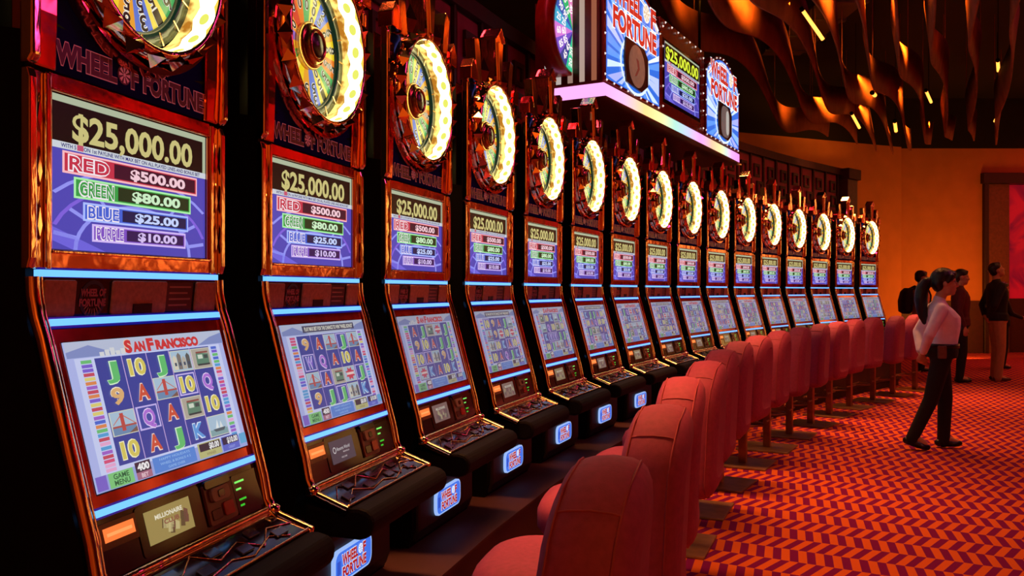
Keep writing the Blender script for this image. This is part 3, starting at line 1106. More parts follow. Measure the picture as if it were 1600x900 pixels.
        mb.prism_x([(-.010, 1.795), (.010, 1.795), (.020, 1.81), (.022, 2.33), (.004, 2.36), (-.010, 2.36)], s * .322, s * .300, CHROME)
        mb.prism_x([(-.05, 1.795), (.004, 1.795), (.008, 1.9), (.012, 2.30), (-.05, 2.34)], s * .300, s * .245, REDMETAL)
        part(mb, 'chrome_column', bevel=.005)
    # prize screen with bezel
    mb = MB()
    for a0, a1, z0, z1 in ((-.262, .262, 1.421, 1.457), (-.262, .262, 1.758, 1.792), (-.262, -.256, 1.457, 1.758), (.256, .262, 1.457, 1.758)):
        mb.slab(FT, [(a0, z0), (a1, z0), (a1, z1), (a0, z1)], -.02, .004, REDMETAL)
    for a0, a1, z0, z1 in ((-.258, .258, 1.450, 1.457), (-.258, .258, 1.758, 1.763)):
        mb.slab(FT, [(a0, z0), (a1, z0), (a1, z1), (a0, z1)], .004, .009, CHROME)
    part(mb, 'screen_bezel', bevel=.002)
    mb = MB()
    mb.slab(FT, [(-.256, 1.457), (.256, 1.457), (.256, 1.758), (-.256, 1.758)], -.02, -.004, BLACKG)
    prize_screen(mb, FT, -.254, .254, 1.459, 1.756, -.0034)
    part(mb, 'prize_screen')
    # title glass
    mb = MB()
    mb.slab(FT, [(-.245, 1.797), (.245, 1.797), (.245, 1.885), (-.245, 1.885)], -.012, -.004, NAVY)
    NC = 64
    Vc, Vo = [], []
    for k in range(NC):
        t = 2 * pi * k / NC
        c, s_ = cos(t), sin(t)
        Vc.append(FT.pt(.238 * c, WZ + .238 * s_, -.004))
        f_ = min(.2451 / max(abs(c), 1e-6), (.253 if s_ < 0 else .217) / max(abs(s_), 1e-6))
        f_ = max(f_, .2385)
        Vo.append(FT.pt(f_ * c, WZ + f_ * s_, -.004))
    mb.mesh(Vc + Vo, [(k, NC + k, NC + (k + 1) % NC, (k + 1) % NC) for k in range(NC)], NAVY)
    TX = mat('dark_red_lettering', '#3a0a10', rough=.3, emit='#3a080c', strength=.5, sample=False)
    TL = mat('pink_letter_outline', '#b06068', rough=.3, emit='#9a444c', strength=.6, sample=False)
    zt = 1.838
    outlined(mb, FT, 'WHEEL', -.155, zt, .042, TX, TL, -.003, w=.178, bold=.05, grow=.025)
    wheel_icon(mb, FT, -.044, zt, .021, TL, TX, -.003)
    outlined(mb, FT, 'F', -.010, zt, .042, TX, TL, -.003, w=.026, bold=.05, grow=.025)
    outlined(mb, FT, 'FORTUNE', .131, zt, .042, TX, TL, -.003, w=.228, bold=.05, grow=.025)
    part(mb, 'title_panel')
    # thin crescent rim
    mb = MB()
    for i in range(40):
        t0, t1 = pi * (1.0 + i / 40), pi * (1.0 + (i + 1) / 40)
        mb.mesh([FT.pt(r * cos(t), WZ + r * sin(t), o_) for t in (t0, t1) for r, o_ in ((.262, .0), (.268, .026), (.284, .026), (.290, .0))],
                [(0, 1, 5, 4), (1, 2, 6, 5), (2, 3, 7, 6)], REDMETAL)
    part(mb, 'crescent_rim')
    # jewelled bezel around the wheel
    mb = MB()
    mb.lathe([(.262, .0), (.262, .03), (.250, .052), (WR, .056), (WR - .004, .052)], (0, 0, WZ), CHROME, 64)
    NJ = 22
    for k in range(NJ):
        t = 2 * pi * (k + .5) / NJ
        c, s_ = cos(t), sin(t)

        def q(r, dt, o_):
            return FT.pt(r * cos(t + dt), WZ + r * sin(t + dt), o_)
        dt = .125
        V = [q(.241, 0, .054), q(.256, dt, .044), q(.276, 0, .028), q(.256, -dt, .044), q(.257, 0, .068)]
        mb.mesh(V, [(0, 1, 4), (1, 2, 4), (2, 3, 4), (3, 0, 4)], CHROME2)
    part(mb, 'jewelled_bezel')
    # tunnel
    mb = MB()
    NT = 64
    V = []
    for r, y in ((WR - .002, .050), (WR - .006, -.030)):
        for k in range(NT):
            t = 2 * pi * k / NT
            V.append((r * cos(t), -y, WZ + r * sin(t)))
    mb.mesh(V, [(k, (k + 1) % NT, NT + (k + 1) % NT, NT + k) for k in range(NT)], TUNM, True)
    part(mb, 'light_tunnel', lab='glowing yellow tunnel around the wheel')
    # wheel
    mb = MB()
    FW = Frame((0, .032, WZ), (1, 0, 0), (0, 0, 1))
    N = 18
    for k in range(N):
        t0, t1 = 2 * pi * k / N, 2 * pi * (k + 1) / N
        col = WCOL[(k * 5) % len(WCOL)]
        mb.face([FW.pt(0, 0, 0)] + [FW.pt(.192 * cos(t0 + (t1 - t0) * j / 3), .192 * sin(t0 + (t1 - t0) * j / 3), 0) for j in range(4)], glow(col, .95))
        tm = (t0 + t1) / 2
        s_ = WNUM[k]
        n = len(s_)
        for j, ch in enumerate(s_):
            r_ = .168 - j * (.038 if n < 4 else .030)
            hh = .034 - .003 * j
            for mm, bo, of in ((glow('#f4f0e0', .9), .07, .0008), (glow('#18140c', 1), .02, .0016)):
                mb.text(FW, ch, r_ * cos(tm), r_ * sin(tm), hh, mm, of, w=hh * .72, bold=bo, rot=tm - pi / 2)
    mb.lathe([(.186, -.02), (.186, .008), (.194, .014), (.224, .012), (.229, -.02)], (0, .032, WZ), RIMM, 48)
    for k in range(N):
        t = 2 * pi * k / N
        mb.tube([FW.pt(.193 * cos(t), .193 * sin(t), .014), FW.pt(.224 * cos(t), .224 * sin(t), .013)], .0025, CHROME2, 6)
    wheel = part(mb, 'prize_wheel')
    mb = MB()
    mb.lathe([(.072, -.0), (.074, .018), (.066, .028), (.058, .024), (.054, .040), (.044, .046), (.038, .040)], (0, .032, WZ), HUBM, 36)
    mb.lathe([(.038, .040), (.030, .044), (.0, .046)], (0, .032, WZ), DARKHUB, 36)
    part(mb, 'hub', wheel)
    mb = MB()
    mb.lathe([(.252, -.05), (.0, -.05)], (0, 0, WZ), BLACKG, 40)
    part(mb, 'wheel_backing')
    # crown: tall centre spire, two leaning blades, two diamonds
    mb = MB()
    F2 = Frame((0, -.02, 0), (1, 0, 0), (0, 0, 1))
    mb.slab(F2, [(-.026, 2.37), (.026, 2.37), (.052, 2.60), (.0, 2.655), (-.052, 2.60)], -.045, .035, CHROME)
    mb.slab(F2, [(-.014, 2.40), (.014, 2.40), (.032, 2.585), (-.032, 2.585)], .035, .042, CHROME2)
    mb.slab(F2, [(-.056, 2.595), (0, 2.648), (.056, 2.595), (.056, 2.607), (0, 2.662), (-.056, 2.607)], -.05, .045, CHROME)
    part(mb, 'crown_spire', bevel=.003)
    for s in (-1, 1):
        mb = MB()
        pts = [(s * .17, 2.34), (s * .225, 2.34), (s * .262, 2.545), (s * .215, 2.555), (s * .195, 2.50)]
        if s < 0:
            pts = pts[::-1]
        mb.slab(F2, pts, -.04, .012, CHROME)
        part(mb, 'crown_blade', bevel=.003)
        mb = MB()
        c = F2.pt(s * .125, 2.42, 0)
        R_ = [(0, .07), (.05, 0), (0, -.07), (-.05, 0)]
        V = [F2.pt(s * .125 + a, 2.42 + b, 0) for a, b in R_] + [F2.pt(s * .125, 2.42, .03), F2.pt(s * .125, 2.42, -.02)]
        mb.mesh(V, [(1, 0, 4), (2, 1, 4), (3, 2, 4), (0, 3, 4), (0, 1, 5), (1, 2, 5), (2, 3, 5), (3, 0, 5)], CHROME2)
        part(mb, 'crown_diamond')
        mb = MB()
        pts = [(s * .24, 2.345), (s * .322, 2.345), (s * .322, 2.40), (s * .29, 2.445), (s * .255, 2.40)]
        if s < 0:
            pts = pts[::-1]
        mb.slab(F2, pts, -.04, .02, REDMETAL)
        part(mb, 'crown_shoulder', bevel=.003)
    return root, P


def player_display(kind):
    mb = MB()
    mb.slab(FS, rrect(-.172, .040, sb(.856), sb(.952), .008), .001, .003, BLACKG)
    a0, a1, b0, b1 = -.150, .0, sb(.874), sb(.938)
    o = .0036
    rg = random.Random(kind)
    if kind == 1:      # dark grey card with white script
        mb.rect(FS, a0, a1, b0, b1, o, glow('#4a3c42', .8))
        mb.ring(FS, -.125, sb(.911), .007, .0095, o + .0006, glow('#e8e0e0'), 16)
        mb.text(FS, 'Resorts World', -.07, sb(.912), .010, glow('#e8e0e0'), o + .0006, w=.082, shear=.2, bold=.0)
        mb.text(FS, 'MANILA', -.055, sb(.900), .0045, glow('#c8b8b8'), o + .0006, w=.04)
        mb.text(FS, 'WELCOME', -.075, sb(.886), .0045, glow('#c8b8b8'), o + .0006, w=.036)
    else:              # sepia picture
        base = ('#b09a50', '#98704c', '#a08058')[kind % 3]
        mb.rect(FS, a0, a1, b0, b1, o, glow(base, .8))
        for k in range(14):
            x = rg.uniform(a0 + .012, a1 - .02)
            y = rg.uniform(b0 + .006, b0 + .03)
            mb.poly(FS, [(x, y), (x + .014, y - .003), (x + .018, y + .012), (x + .006, y + .018)], o + .0005, glow(('#6a5020', '#d8c888', '#7c4c30')[k % 3], .8))
        mb.text(FS, 'MILLIONAIRE', -.075, b1 - .017, .009, glow('#ece4c8'), o + .001, w=.09, bold=.03)
        mb.text(FS, 'CLUB', -.07, b1 - .032, .009, glow('#8c4c30'), o + .001, w=.05, bold=.03)
    return mb


root0, parts0 = make_machine()
SYMS = ['J', '10', '9', 'A', 'Q', 'K', 'W*', 'bridge', 'tram', 'ship', 'houses', 'burst', 'A*', 'J*', '10*']
tree = [(p, [c for c in parts0 if c.parent == p]) for p in parts0 if p.parent == root0]
for i, (x, y, a) in enumerate(ROW):
    if i == 0:
        lab = 'nearest slot machine at the left edge, red city banner over its reels'
    elif i == 1:
        lab = 'second slot machine from the near end, dark text banner on its reel screen'
    elif i == 15:
        lab = 'farthest slot machine of the curved row, beside the brown column'
    else:
        lab = '%s slot machine from the near end of the curved row' % ORD[i]
    r = root0 if i == 0 else dup_tree(tree, root0, lab)
    r['label'] = lab
    r.location = (x, y, ZB)
    r.rotation_euler = (0, 0, pi / 2 - a)
    rg = random.Random(i * 7 + 1)
    grid = GRID1 if i == 0 else GRID2 if i == 1 else [[rg.choice(SYMS) for c in range(5)] for q in range(4)]
    TINT[1], TINT[2] = (.10, .95) if i == 0 else (.18, .85) if i == 1 else (.38, .72)  # milky wash and off-angle dimming of the screens mixed into their glow colours
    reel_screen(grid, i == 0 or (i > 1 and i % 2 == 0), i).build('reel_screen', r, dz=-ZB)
    player_display(i if i < 2 else 2 + i % 5).build('player_display', r, dz=-ZB)

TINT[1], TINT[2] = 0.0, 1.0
# ------------------------------------------------------------------ stools
FAB = mat('red_upholstery', (.32, .036, .105, 1), rough=0.75, noise=0.12, nscale=60, bump=0.08, bscale=350)
FABD = mat('dark_red_welt', (.34, .04, .07, 1), rough=0.7, noise=0.12)
POST = mat('bronze_stool_post', '#94603c', rough=0.35, metal=0.6, noise=0.15)
PLATE = mat('brown_base_plate', '#8a6440', rough=0.35, metal=0.5, noise=0.3, nscale=12)


def tomb(inset):
    """outline of the backrest (x, z)"""
    w, z0, z1, sh = .205 - inset, .49 + inset, 1.058 - inset, .83
    pts = []
    for k in range(7):
        t = -pi / 2 + pi / 2 * k / 6
        pts.append((w - .06 + .06 * cos(t), z0 + .06 + .06 * sin(t)))
    for k in range(13):
        t = pi * k / 12
        e = 0.86
        c, s_ = cos(t), sin(t)
        pts.append((w * math.copysign(abs(c) ** e, c), sh + (z1 - sh) * abs(s_) ** e))
    for k in range(7):
        t = pi + pi / 2 * k / 6
        pts.append((-w + .06 + .06 * cos(t), z0 + .06 + .06 * sin(t)))
    return pts


def curve_y(x, z, y):
    return y + .55 * x * x - .05 * max(0, z - .6)


def make_stool():
    root = thing('casino_stool', '', 'stool', (0, 0, 0), 0.0, 'red stools along the machines')
    P = []

    def part(mb, name, parent=root, **k):
        o = mb.build(name, parent, **k)
        P.append(o)
        return o
    mb = MB()
    mb.box(-.22, .22, -.22, .22, 0, .014, PLATE)
    part(mb, 'base_plate', bevel=.004)
    mb = MB()
    mb.box(-.030, .030, -.030, .030, .012, .50, POST)
    part(mb, 'post', bevel=.005)
    mb = MB()
    for s in (-1, 1):
        mb.tube([(s * .02, .02, .20), (s * .12, .10, .20), (s * .16, .22, .20)], .009, POST, 8)
    mb.tube([(-.19, .22, .20), (.19, .22, .20)], .010, POST, 8)
    mb.tube([(-.13, -.02, .25), (.13, -.02, .25)], .008, POST, 8)
    part(mb, 'footrest')
    # seat: rounded cushion
    mb = MB()
    loops = [(.49, .06), (.50, .02), (.53, 0), (.585, 0), (.615, .014), (.632, .05), (.637, .10)]
    V, Fc = [], []
    n = 32
    for z, ins in loops:
        for k in range(n):
            t = 2 * pi * k / n
            c, s_ = cos(t), sin(t)
            V.append(((.235 - ins) * math.copysign(abs(c) ** .55, c), .015 + (.225 - ins) * math.copysign(abs(s_) ** .55, s_), z))
    for i in range(len(loops) - 1):
        for k in range(n):
            l = (k + 1) % n
            Fc.append((i * n + k, i * n + l, (i + 1) * n + l, (i + 1) * n + k))
    Fc.append(tuple(range((len(loops) - 1) * n, len(loops) * n)))
    Fc.append(tuple(range(n - 1, -1, -1)))
    mb.mesh(V, Fc, FAB, True)
    part(mb, 'seat')
    # backrest
    mb = MB()
    loops = [(-.175, .075), (-.180, .035), (-.190, .012), (-.203, .001), (-.225, -.006), (-.265, -.010), (-.300, -.006), (-.318, .001), (-.330, .012), (-.340, .035), (-.344, .075)]
    V, Fc = [], []
    n = len(tomb(0))
    for y, ins in loops:
        for (x, z) in tomb(ins):
            V.append((x, curve_y(x, z, y), z))
    for i in range(len(loops) - 1):
        for k in range(n):
            l = (k + 1) % n
            Fc.append((i * n + k, i * n + l, (i + 1) * n + l, (i + 1) * n + k))
    mb.mesh(V, Fc, FAB, True)
    # faces closed with a strip across so the curvature stays
    for i, rev in ((0, True), (len(loops) - 1, False)):
        base = [V[i * n + k] for k in range(n)]
        for k in range((n - 1) // 2):
            q = [base[k], base[k + 1], base[n - 2 - k], base[n - 1 - k]]
            if k + 1 == n - 2 - k:
                q = q[:3]
            mb.face(q if rev else q[::-1], FAB, True)
    back = part(mb, 'backrest')
    mb = MB()
    for y, q in ((-.204, -.0005), (-.317, -.0005)):
        mb.tube([(x, curve_y(x, z, y), z) for x, z in tomb(q)], .0028, FABD, 6, closed=True)
    for k_ in (10, 16):
        mb.tube([(tomb(q)[k_][0], curve_y(*tomb(q)[k_], y), tomb(q)[k_][1]) for y, q in ((-.204, .001), (-.225, -.006), (-.265, -.010), (-.300, -.006), (-.317, .001))], .0022, FABD, 6)
    part(mb, 'welt', back)
    return root, P


s0, sp0 = make_stool()
stree = [(p, [c for c in sp0 if c.parent == p]) for p in sp0 if p.parent == s0]
APEX = [1.02, 1.06, 1.04, 1.05, 1.019, .993, .991, .988, .997, .997, .991, .955, .935, .955, .93, .93]
SWV = random.Random(11)
for i in range(16):
    lab = ('nearest red stool, cut off by the bottom edge of the photo' if i == 0 else
           'farthest red stool of the row, half hidden behind the guard' if i == 15 else
           '%s red stool from the near end of the row' % ORD[i])
    r = s0 if i == 0 else dup_tree(stree, s0, lab)
    r['label'] = lab
    p, a = row(i - .035)
    q = off_row(i - .035, APEX[i] - .275)
    r.location = (q.x, q.y, 0)
    r.rotation_euler = (0, 0, pi / 2 - a + SWV.uniform(-.10, .10))

# ------------------------------------------------------------------ overhead sign
SA, SBp = Vector((.62, 5.9)), Vector((2.356, 9.01))
sd = (SBp - SA).normalized()
sang = atan2(sd.y, sd.x)
sign = thing('jackpot_sign', 'long overhead jackpot sign box with two blue logo panels above the machines', 'sign', (SA.x, SA.y, 2.70), sang)
SL = 3.562


def spart(mb, name, parent=sign, **k):
    return mb.build(name, parent, dz=-2.70, **k)


SFR = Frame((0, 0, 0), (1, 0, 0), (0, 0, 1))        # front, x along the sign, b = z, normal towards viewer (-y)
SIGNB = mat('sign_red_brown', '#5a1a12', rough=0.35, noise=0.2)
SIGNR = mat('sign_red_lacquer', '#8a1a14', rough=0.25, noise=0.15)
mb = MB()
mb.box(0.0, SL, 0.004, .52, 2.80, 3.42, SIGNB)
mb.box(1.15, 2.34, .004, .5, 3.42, 3.56, SIGNB)
spart(mb, 'housing')
mb = MB()
mb.box(-.02, SL + .03, -.03, .52, 2.690, 2.703, SIGNB)
spart(mb, 'soffit')


def strip_material():
    m = bpy.data.materials.new('rainbow_light_strip')
    m.use_nodes = True
    nt = m.node_tree
    b = nt.nodes['Principled BSDF']
    b.inputs['Base Color'].default_value = (.05, .05, .05, 1)
    tc = nt.nodes.new('ShaderNodeTexCoord')
    sp = nt.nodes.new('ShaderNodeSeparateXYZ')
    nt.links.new(tc.outputs['Object'], sp.inputs[0])
    mr = nt.nodes.new('ShaderNodeMath')
    mr.operation = 'DIVIDE'
    mr.inputs[1].default_value = SL
    nt.links.new(sp.outputs['X'], mr.inputs[0])
    rp = nt.nodes.new('ShaderNodeValToRGB')
    cs = [(0, '#f8a8f0'), (.10, '#f8b8e0'), (.22, '#f8d488'), (.32, '#f0e8a0'), (.42, '#a8e0d0'), (.52, '#c0c8e8'), (.62, '#f0a0f0'), (.72, '#f8c0a0'), (.80, '#f0e0a0'), (.86, '#c8e0d0'), (.92, '#f0a8f4'), (1, '#f090f0')]
    el = rp.color_ramp.elements
    el[0].position, el[0].color = 0, lin(cs[0][1])
    el[1].position, el[1].color = 1, lin(cs[-1][1])
    for p_, c_ in cs[1:-1]:
        el.new(p_).color = lin(c_)
    nt.links.new(mr.outputs[0], rp.inputs['Fac'])
    nt.links.new(rp.outputs['Color'], b.inputs['Emission Color'])
    b.inputs['Emission Strength'].default_value = 1.3
    return m


STRIPM = strip_material()
mb = MB()
mb.box(-.012, SL + .012, -.012, .004, 2.706, 2.797, STRIPM)
mb.box(-.012, .0, .004, .50, 2.706, 2.797, STRIPM)
spart(mb, 'light_strip')


def arch(a0, a1, b0, b1, bt, seg=14):
    pts = [(a0, b0), (a1, b0)]
    for k in range(seg + 1):
        t = k / seg
        x = a1 + (a0 - a1) * t
        pts.append((x, b1 + (bt - b1) * (1 - (2 * t - 1) ** 2)))
    return pts


BULB = mat('white_bulb', '#ffffff', rough=.3, emit='#fff4e8', strength=1.0, sample=False)


def bulbs(path, parent, r=.009):
    mb = MB()
    V = [(dx, dy, dz) for dx, dy, dz in ((r, 0, 0), (.7 * r, 0, .7 * r), (0, 0, r), (-.7 * r, 0, .7 * r), (-r, 0, 0), (-.7 * r, 0, -.7 * r), (0, 0, -r), (.7 * r, 0, -.7 * r), (0, -r * 1.2, 0))]
    mb.mesh(V, [((k + 1) % 8, k, 8) for k in range(8)] + [tuple(range(8))], BULB)
    first = None
    for a, b in path:
        if first is None:
            first = o = mb.build('bulb', parent)
        else:
            o = first.copy()
            COL.objects.link(o)
        o.location = (a, -.012, b - 2.70)


def logo_panel(a0, a1, open_window, lab):
    mb = MB()
    zc, zt = 3.42, 3.66
    mb.slab(SFR, arch(a0, a1, 2.815, zc, zt), -.4, .012, SIGNR)
    pan = spart(mb, 'logo_panel')
    pan['label'] = lab
    mb = MB()
    w = a1 - a0
    mid = (a0 + a1) / 2
    o = .013
    mb.poly(SFR, arch(a0 + .03, a1 - .03, 2.835, zc, zt - .04), o, glow('#2f6fe0', 1.1))
    cy = 3.03
    rg = random.Random(int(a0 * 100) + 3)
    for k in range(34):
        t = 2 * pi * (k + rg.uniform(-.2, .2)) / 34
        dt = rg.uniform(.04, .085)
        P = []
        for r_, s_ in ((.20, -1), (.9, -1), (.9, 1), (.20, 1)):
            x, y = mid + r_ * cos(t + dt * s_ * (1 if r_ > .5 else .6)), cy + r_ * sin(t + dt * s_ * (1 if r_ > .5 else .6))
            P.append((x, y))
        # clip the far end to the panel
        def clip(p, c0):
            for f_ in [1 - .02 * q for q in range(50)]:
                x, y = c0[0] + (p[0] - c0[0]) * f_, c0[1] + (p[1] - c0[1]) * f_
                if a0 + .035 < x < a1 - .035 and 2.84 < y < zc + (zt - .05 - zc) * (1 - (2 * (x - a0) / w - 1) ** 2):
                    return (x, y)
            return c0
        P[1] = clip(P[1], P[0])
        P[2] = clip(P[2], P[3])
        mb.poly(SFR, P, o + .002, glow(rg.choice(['#cfe6ff', '#8cbcff', '#b8c8ff', '#e8f2ff', '#5c98f0', '#a8b0f8']), 1.15))
    for rr, c_ in ((.985, '#eef4ff'), (.93, '#a83048'), (.90, '#e8f0ff')):
        pts = arch(a0 + .035, a1 - .035, zc, zc, zt - .045)[2:]
        mb.poly(SFR, [(mid + (x - mid) * rr, zc - .02 + (y - zc) * rr) for x, y in pts], o + .003 + (1 - rr) * .01, glow(c_, 1.1))
    mb.poly(SFR, [(mid + (x - mid) * .86, zc - .02 + (y - zc) * .82) for x, y in arch(a0 + .035, a1 - .035, zc, zc, zt - .045)[2:]], o + .0042, glow('#3a70e0', 1.1))
    # white halo and lettering
    
    wof_two_lines(mb, SFR, mid, 3.385, w * .86, .34, glow('#d03020', 1.0), glow('#fdfdfd', 1.2), o + .010, glow('#e8c8a0', 1.0), glow('#f8f0e8', 1.1))
    # ring round the window
    mb.ring(SFR, mid, cy, .27, .30, o + .006, glow('#dcecff', 1.15), 30, sq=.70)
    spart(mb, 'logo_face', pan)
    mb = MB()
    pts = [(mid + dx, cy + dy) for dx, dy in ((-.24, .02), (-.20, -.15), (.10, -.17), (.24, -.10), (.24, .10), (.16, .165), (-.21, .17))]
    mb.slab(SFR, pts, o + .006, o + .018, mat('dark_window_surround', '#2a1214', rough=.3, noise=.2))
    DS = mat('grey_disc_display', '#8a7a70', rough=.3, emit='#6a5a50', strength=.5, sample=False, noise=.2)
    if open_window:
        mb.disc(SFR, mid, cy, .165, .155, o + .020, DS, 30)
        mb.poly(SFR, [(mid - .02, cy + .06), (mid + .03, cy + .05), (mid + .05, cy - .01), (mid - .01, cy - .07), (mid - .05, cy - .08), (mid + .01, cy - .01)], o + .0212, glow('#8a3c30', .7))
    else:
        mb.poly(SFR, rrect(mid - .15, mid + .15, cy - .15, cy + .15, .10), o + .020, mat('grey_lens', '#8c8c88', rough=.3, emit='#7c7a76', strength=.5, sample=False))
        mb.poly(SFR, rrect(mid + .02, mid + .12, cy - .12, cy + .12, .05), o + .0212, glow('#c8c4bc', .8))
    spart(mb, 'window', pan)
    path = [(a0 + .012, 2.86 + .14 * k) for k in range(5)]
    path += [(a0 + .04 + (w - .08) * k / 8, 2.826) for k in range(9)]
    for k in range(11):
        t = k / 10
        path.append((a1 - .01 + (a0 - a1 + .02) * t, zc + (zt - .018 - zc) * (1 - (2 * t - 1) ** 2)))
    bulbs(path, pan)


logo_panel(0.0, 1.13, True, 'nearer blue logo panel with a round disc display')
logo_panel(2.37, SL, False, 'farther blue logo panel with a grey lens')
mb = MB()
mb.slab(SFR, [(1.15, 2.81), (2.35, 2.81), (2.35, 3.57), (1.15, 3.57)], -.3, .002, SIGNR)
mb.slab(SFR, [(1.22, 2.90), (2.22, 2.90), (2.22, 3.42), (1.22, 3.42)], .002, .006, BLACKG)
prize_screen(mb, SFR, 1.25, 2.18, 2.93, 3.40, .0070, 1.0)
pb = spart(mb, 'prize_board')
mb = MB()
a0, b0, w, h = 1.25, 2.93, .93, .47
mb.rect(SFR, a0, a0 + w * .985, b0 + h * .69, b0 + h * .965, .0095, glow('#141204'))
mb.text(SFR, '$25,000.00', a0 + w * .49, b0 + h * .825, h * .20, glow('#d8e83a', 1.1), .0105, w=w * .94, bold=.03)
spart(mb, 'jackpot_figures', pb)
bulbs([(1.19, 2.86 + .16 * k) for k in range(5)] + [(2.29, 2.86 + .16 * k) for k in range(5)] + [(1.25 + .16 * k, 3.545) for k in range(7)], pb, .010)
# striped left end
SLF = Frame((0, 0, 0), (0, -1, 0), (0, 0, 1))       # normal -x
mb = MB()
mb.slab(SLF, [(-.50, 2.81), (-.02, 2.81), (-.02, 3.42), (-.50, 3.42)], 0, .008, SIGNB)
for k in range(5):
    x = -.06 - .09 * k
    mb.slab(SLF, [(x - .02, 2.82), (x + .018, 2.82), (x + .018, 3.41), (x - .02, 3.41)], .008, .012,
            glow(('#c87858', '#e8c8b8', '#c8a090', '#f0e0d8', '#e8d8d0')[k], .55))
spart(mb, 'striped_end')
# prize wheel drum at the left end
mb = MB()
DR = .31
cz, cy_ = 3.18, .23
mb.lathe([(0, -.13), (DR, -.13), (DR, .0), (DR - .012, .004), (DR - .02, .0), (0, .0)], (0, cy_, cz), mat('red_brown_drum', '#a02c1c', rough=.3, noise=.15), 48)
FD2 = Frame((0, cy_, cz), (1, 0, 0), (0, 0, 1))
cols = ['#e84878', '#30b868', '#3a3a8c', '#e85048', '#d878d8', '#e8d850', '#3a58b0', '#38c890', '#e880c0', '#7c50c8', '#e05878', '#40a8d0']
nums = ['65', '80', '30', '75', '40', '15', '90', '25', '60', '85', '45', '20']
for k in range(16):
    t0, t1 = 2 * pi * k / 16, 2 * pi * (k + 1) / 16
    mb.face([FD2.pt(0, 0, .006)] + [FD2.pt((DR - .022) * cos(t0 + (t1 - t0) * j / 3), (DR - .022) * sin(t0 + (t1 - t0) * j / 3), .006) for j in range(4)], glow(cols[(k * 5) % 12], 1.05))
    tm = (t0 + t1) / 2
    for rr in (.23, .15):
        mb.text(FD2, nums[k % 12], rr * cos(tm), rr * sin(tm), .045, glow('#fff4f4', 1.1), .007, bold=.03, rot=tm + pi)
spart(mb, 'wheel_drum')
# hangers
mb = MB()
for x in (.3, 1.75, 3.2):
    mb.tube([(x, .3, 3.4), (x, .3, 5.6)], .015, BLACK, 8)
spart(mb, 'hanger')

# ------------------------------------------------------------------ ceiling ribbons, tube lamps, rods, ducts
RIB = mat('bent_wood_ribbon', '#8c5038', rough=0.65, spec=0.15, noise=0.25, nscale=4)
# start point, end point, sideways bulge, mean height, wave height, wave phase
RIBS = []
for k_, (x0_, x1_) in enumerate(((1068, 1290), (1150, 1335), (1212, 1368), (1275, 1398), (1335, 1428), (1395, 1457), (1458, 1487), (1526, 1518), (1592, 1552))):
    A_ = Vector(((x0_ - 800) / F_PX * 8.1, 8.1))
    B_ = Vector(((x1_ - 800) / F_PX * 16.3, 16.3))
    RIBS.append((A_ - (B_ - A_) * .22, B_, .22 - .03 * k_, 4.10, .19 - .012 * k_, .8 + 0.9 * k_, 5.6))
RLAB = ['leftmost wavy wooden ceiling ribbon, over the machines', 'second wavy ceiling ribbon from the left', 'third wavy ceiling ribbon from the left',
        'fourth wavy ceiling ribbon from the left', 'fifth wavy ceiling ribbon from the left', 'sixth wavy ceiling ribbon from the left',
        'seventh wavy ceiling ribbon from the left', 'eighth wavy ceiling ribbon from the left', 'rightmost wavy ceiling ribbon, at the right edge']
for k, (A, Bq, bul, zm, amp, ph, wl) in enumerate(RIBS):
    mb = MB()
    A, Bq = Vector(A), Vector(Bq)
    d = Bq - A
    ln = d.length
    d.normalize()
    nrm = Vector((d.y, -d.x))
    n = 90
    V = []
    for i in range(n + 1):
        s = i / n
        c = A + d * ln * s + nrm * (bul * 4 * s * (1 - s) * -1 + .05 * sin(2 * pi * s * ln / wl + ph))
        z = zm + amp * sin(2 * pi * s * ln / wl + ph + 1.1)
        lean = .07 * cos(2 * pi * s * ln / wl + ph)
        for dn, dz in ((-.012, 0), (.012, 0), (.012 + lean, .42), (-.012 + lean, .42)):
            q = c + nrm * dn
            V.append((q.x, q.y, z + dz))
    Fc = []
    for i in range(n):
        for q in range(4):
            l = (q + 1) % 4
            Fc.append((i * 4 + q, i * 4 + l, i * 4 + 4 + l, i * 4 + 4 + q))
    Fc.append((3, 2, 1, 0))
    Fc.append((n * 4, n * 4 + 1, n * 4 + 2, n * 4 + 3))
    mb.mesh(V, Fc, RIB, True)
    for i in (8, 26, 44, 62, 80):
        p_ = Vector(V[i * 4 + 3]) * .5 + Vector(V[i * 4 + 2]) * .5
        mb.tube([p_, (p_.x, p_.y, 5.6)], .006, RIB, 5)
    o = mb.build('ceiling_ribbon', origin=(A.x, A.y, zm))
    tag(o, RLAB[k], 'ceiling ribbon', 'wavy wooden ribbons under the ceiling')

TUBE = mat('orange_tube', '#ffffff', emit=(1.0, 0.34, 0.045, 1), strength=2.8)
TLAB = ['longest glowing orange tube, upper middle between ceiling ribbons', 'small orange lamp end below the bright ribbon patch', 'tilted orange tube just above the far orange wall, left one',
        'short upright orange tube beside the corner of the orange wall', 'short orange tube left of the two at the right edge', 'upper of two orange tubes near the right edge', 'lower tilted orange tube near the right edge']


def pix(x, y, Y):
    return Vector(((x - 800) / F_PX * Y, Y, CAM_Z + (453.6 - y) / F_PX * Y))


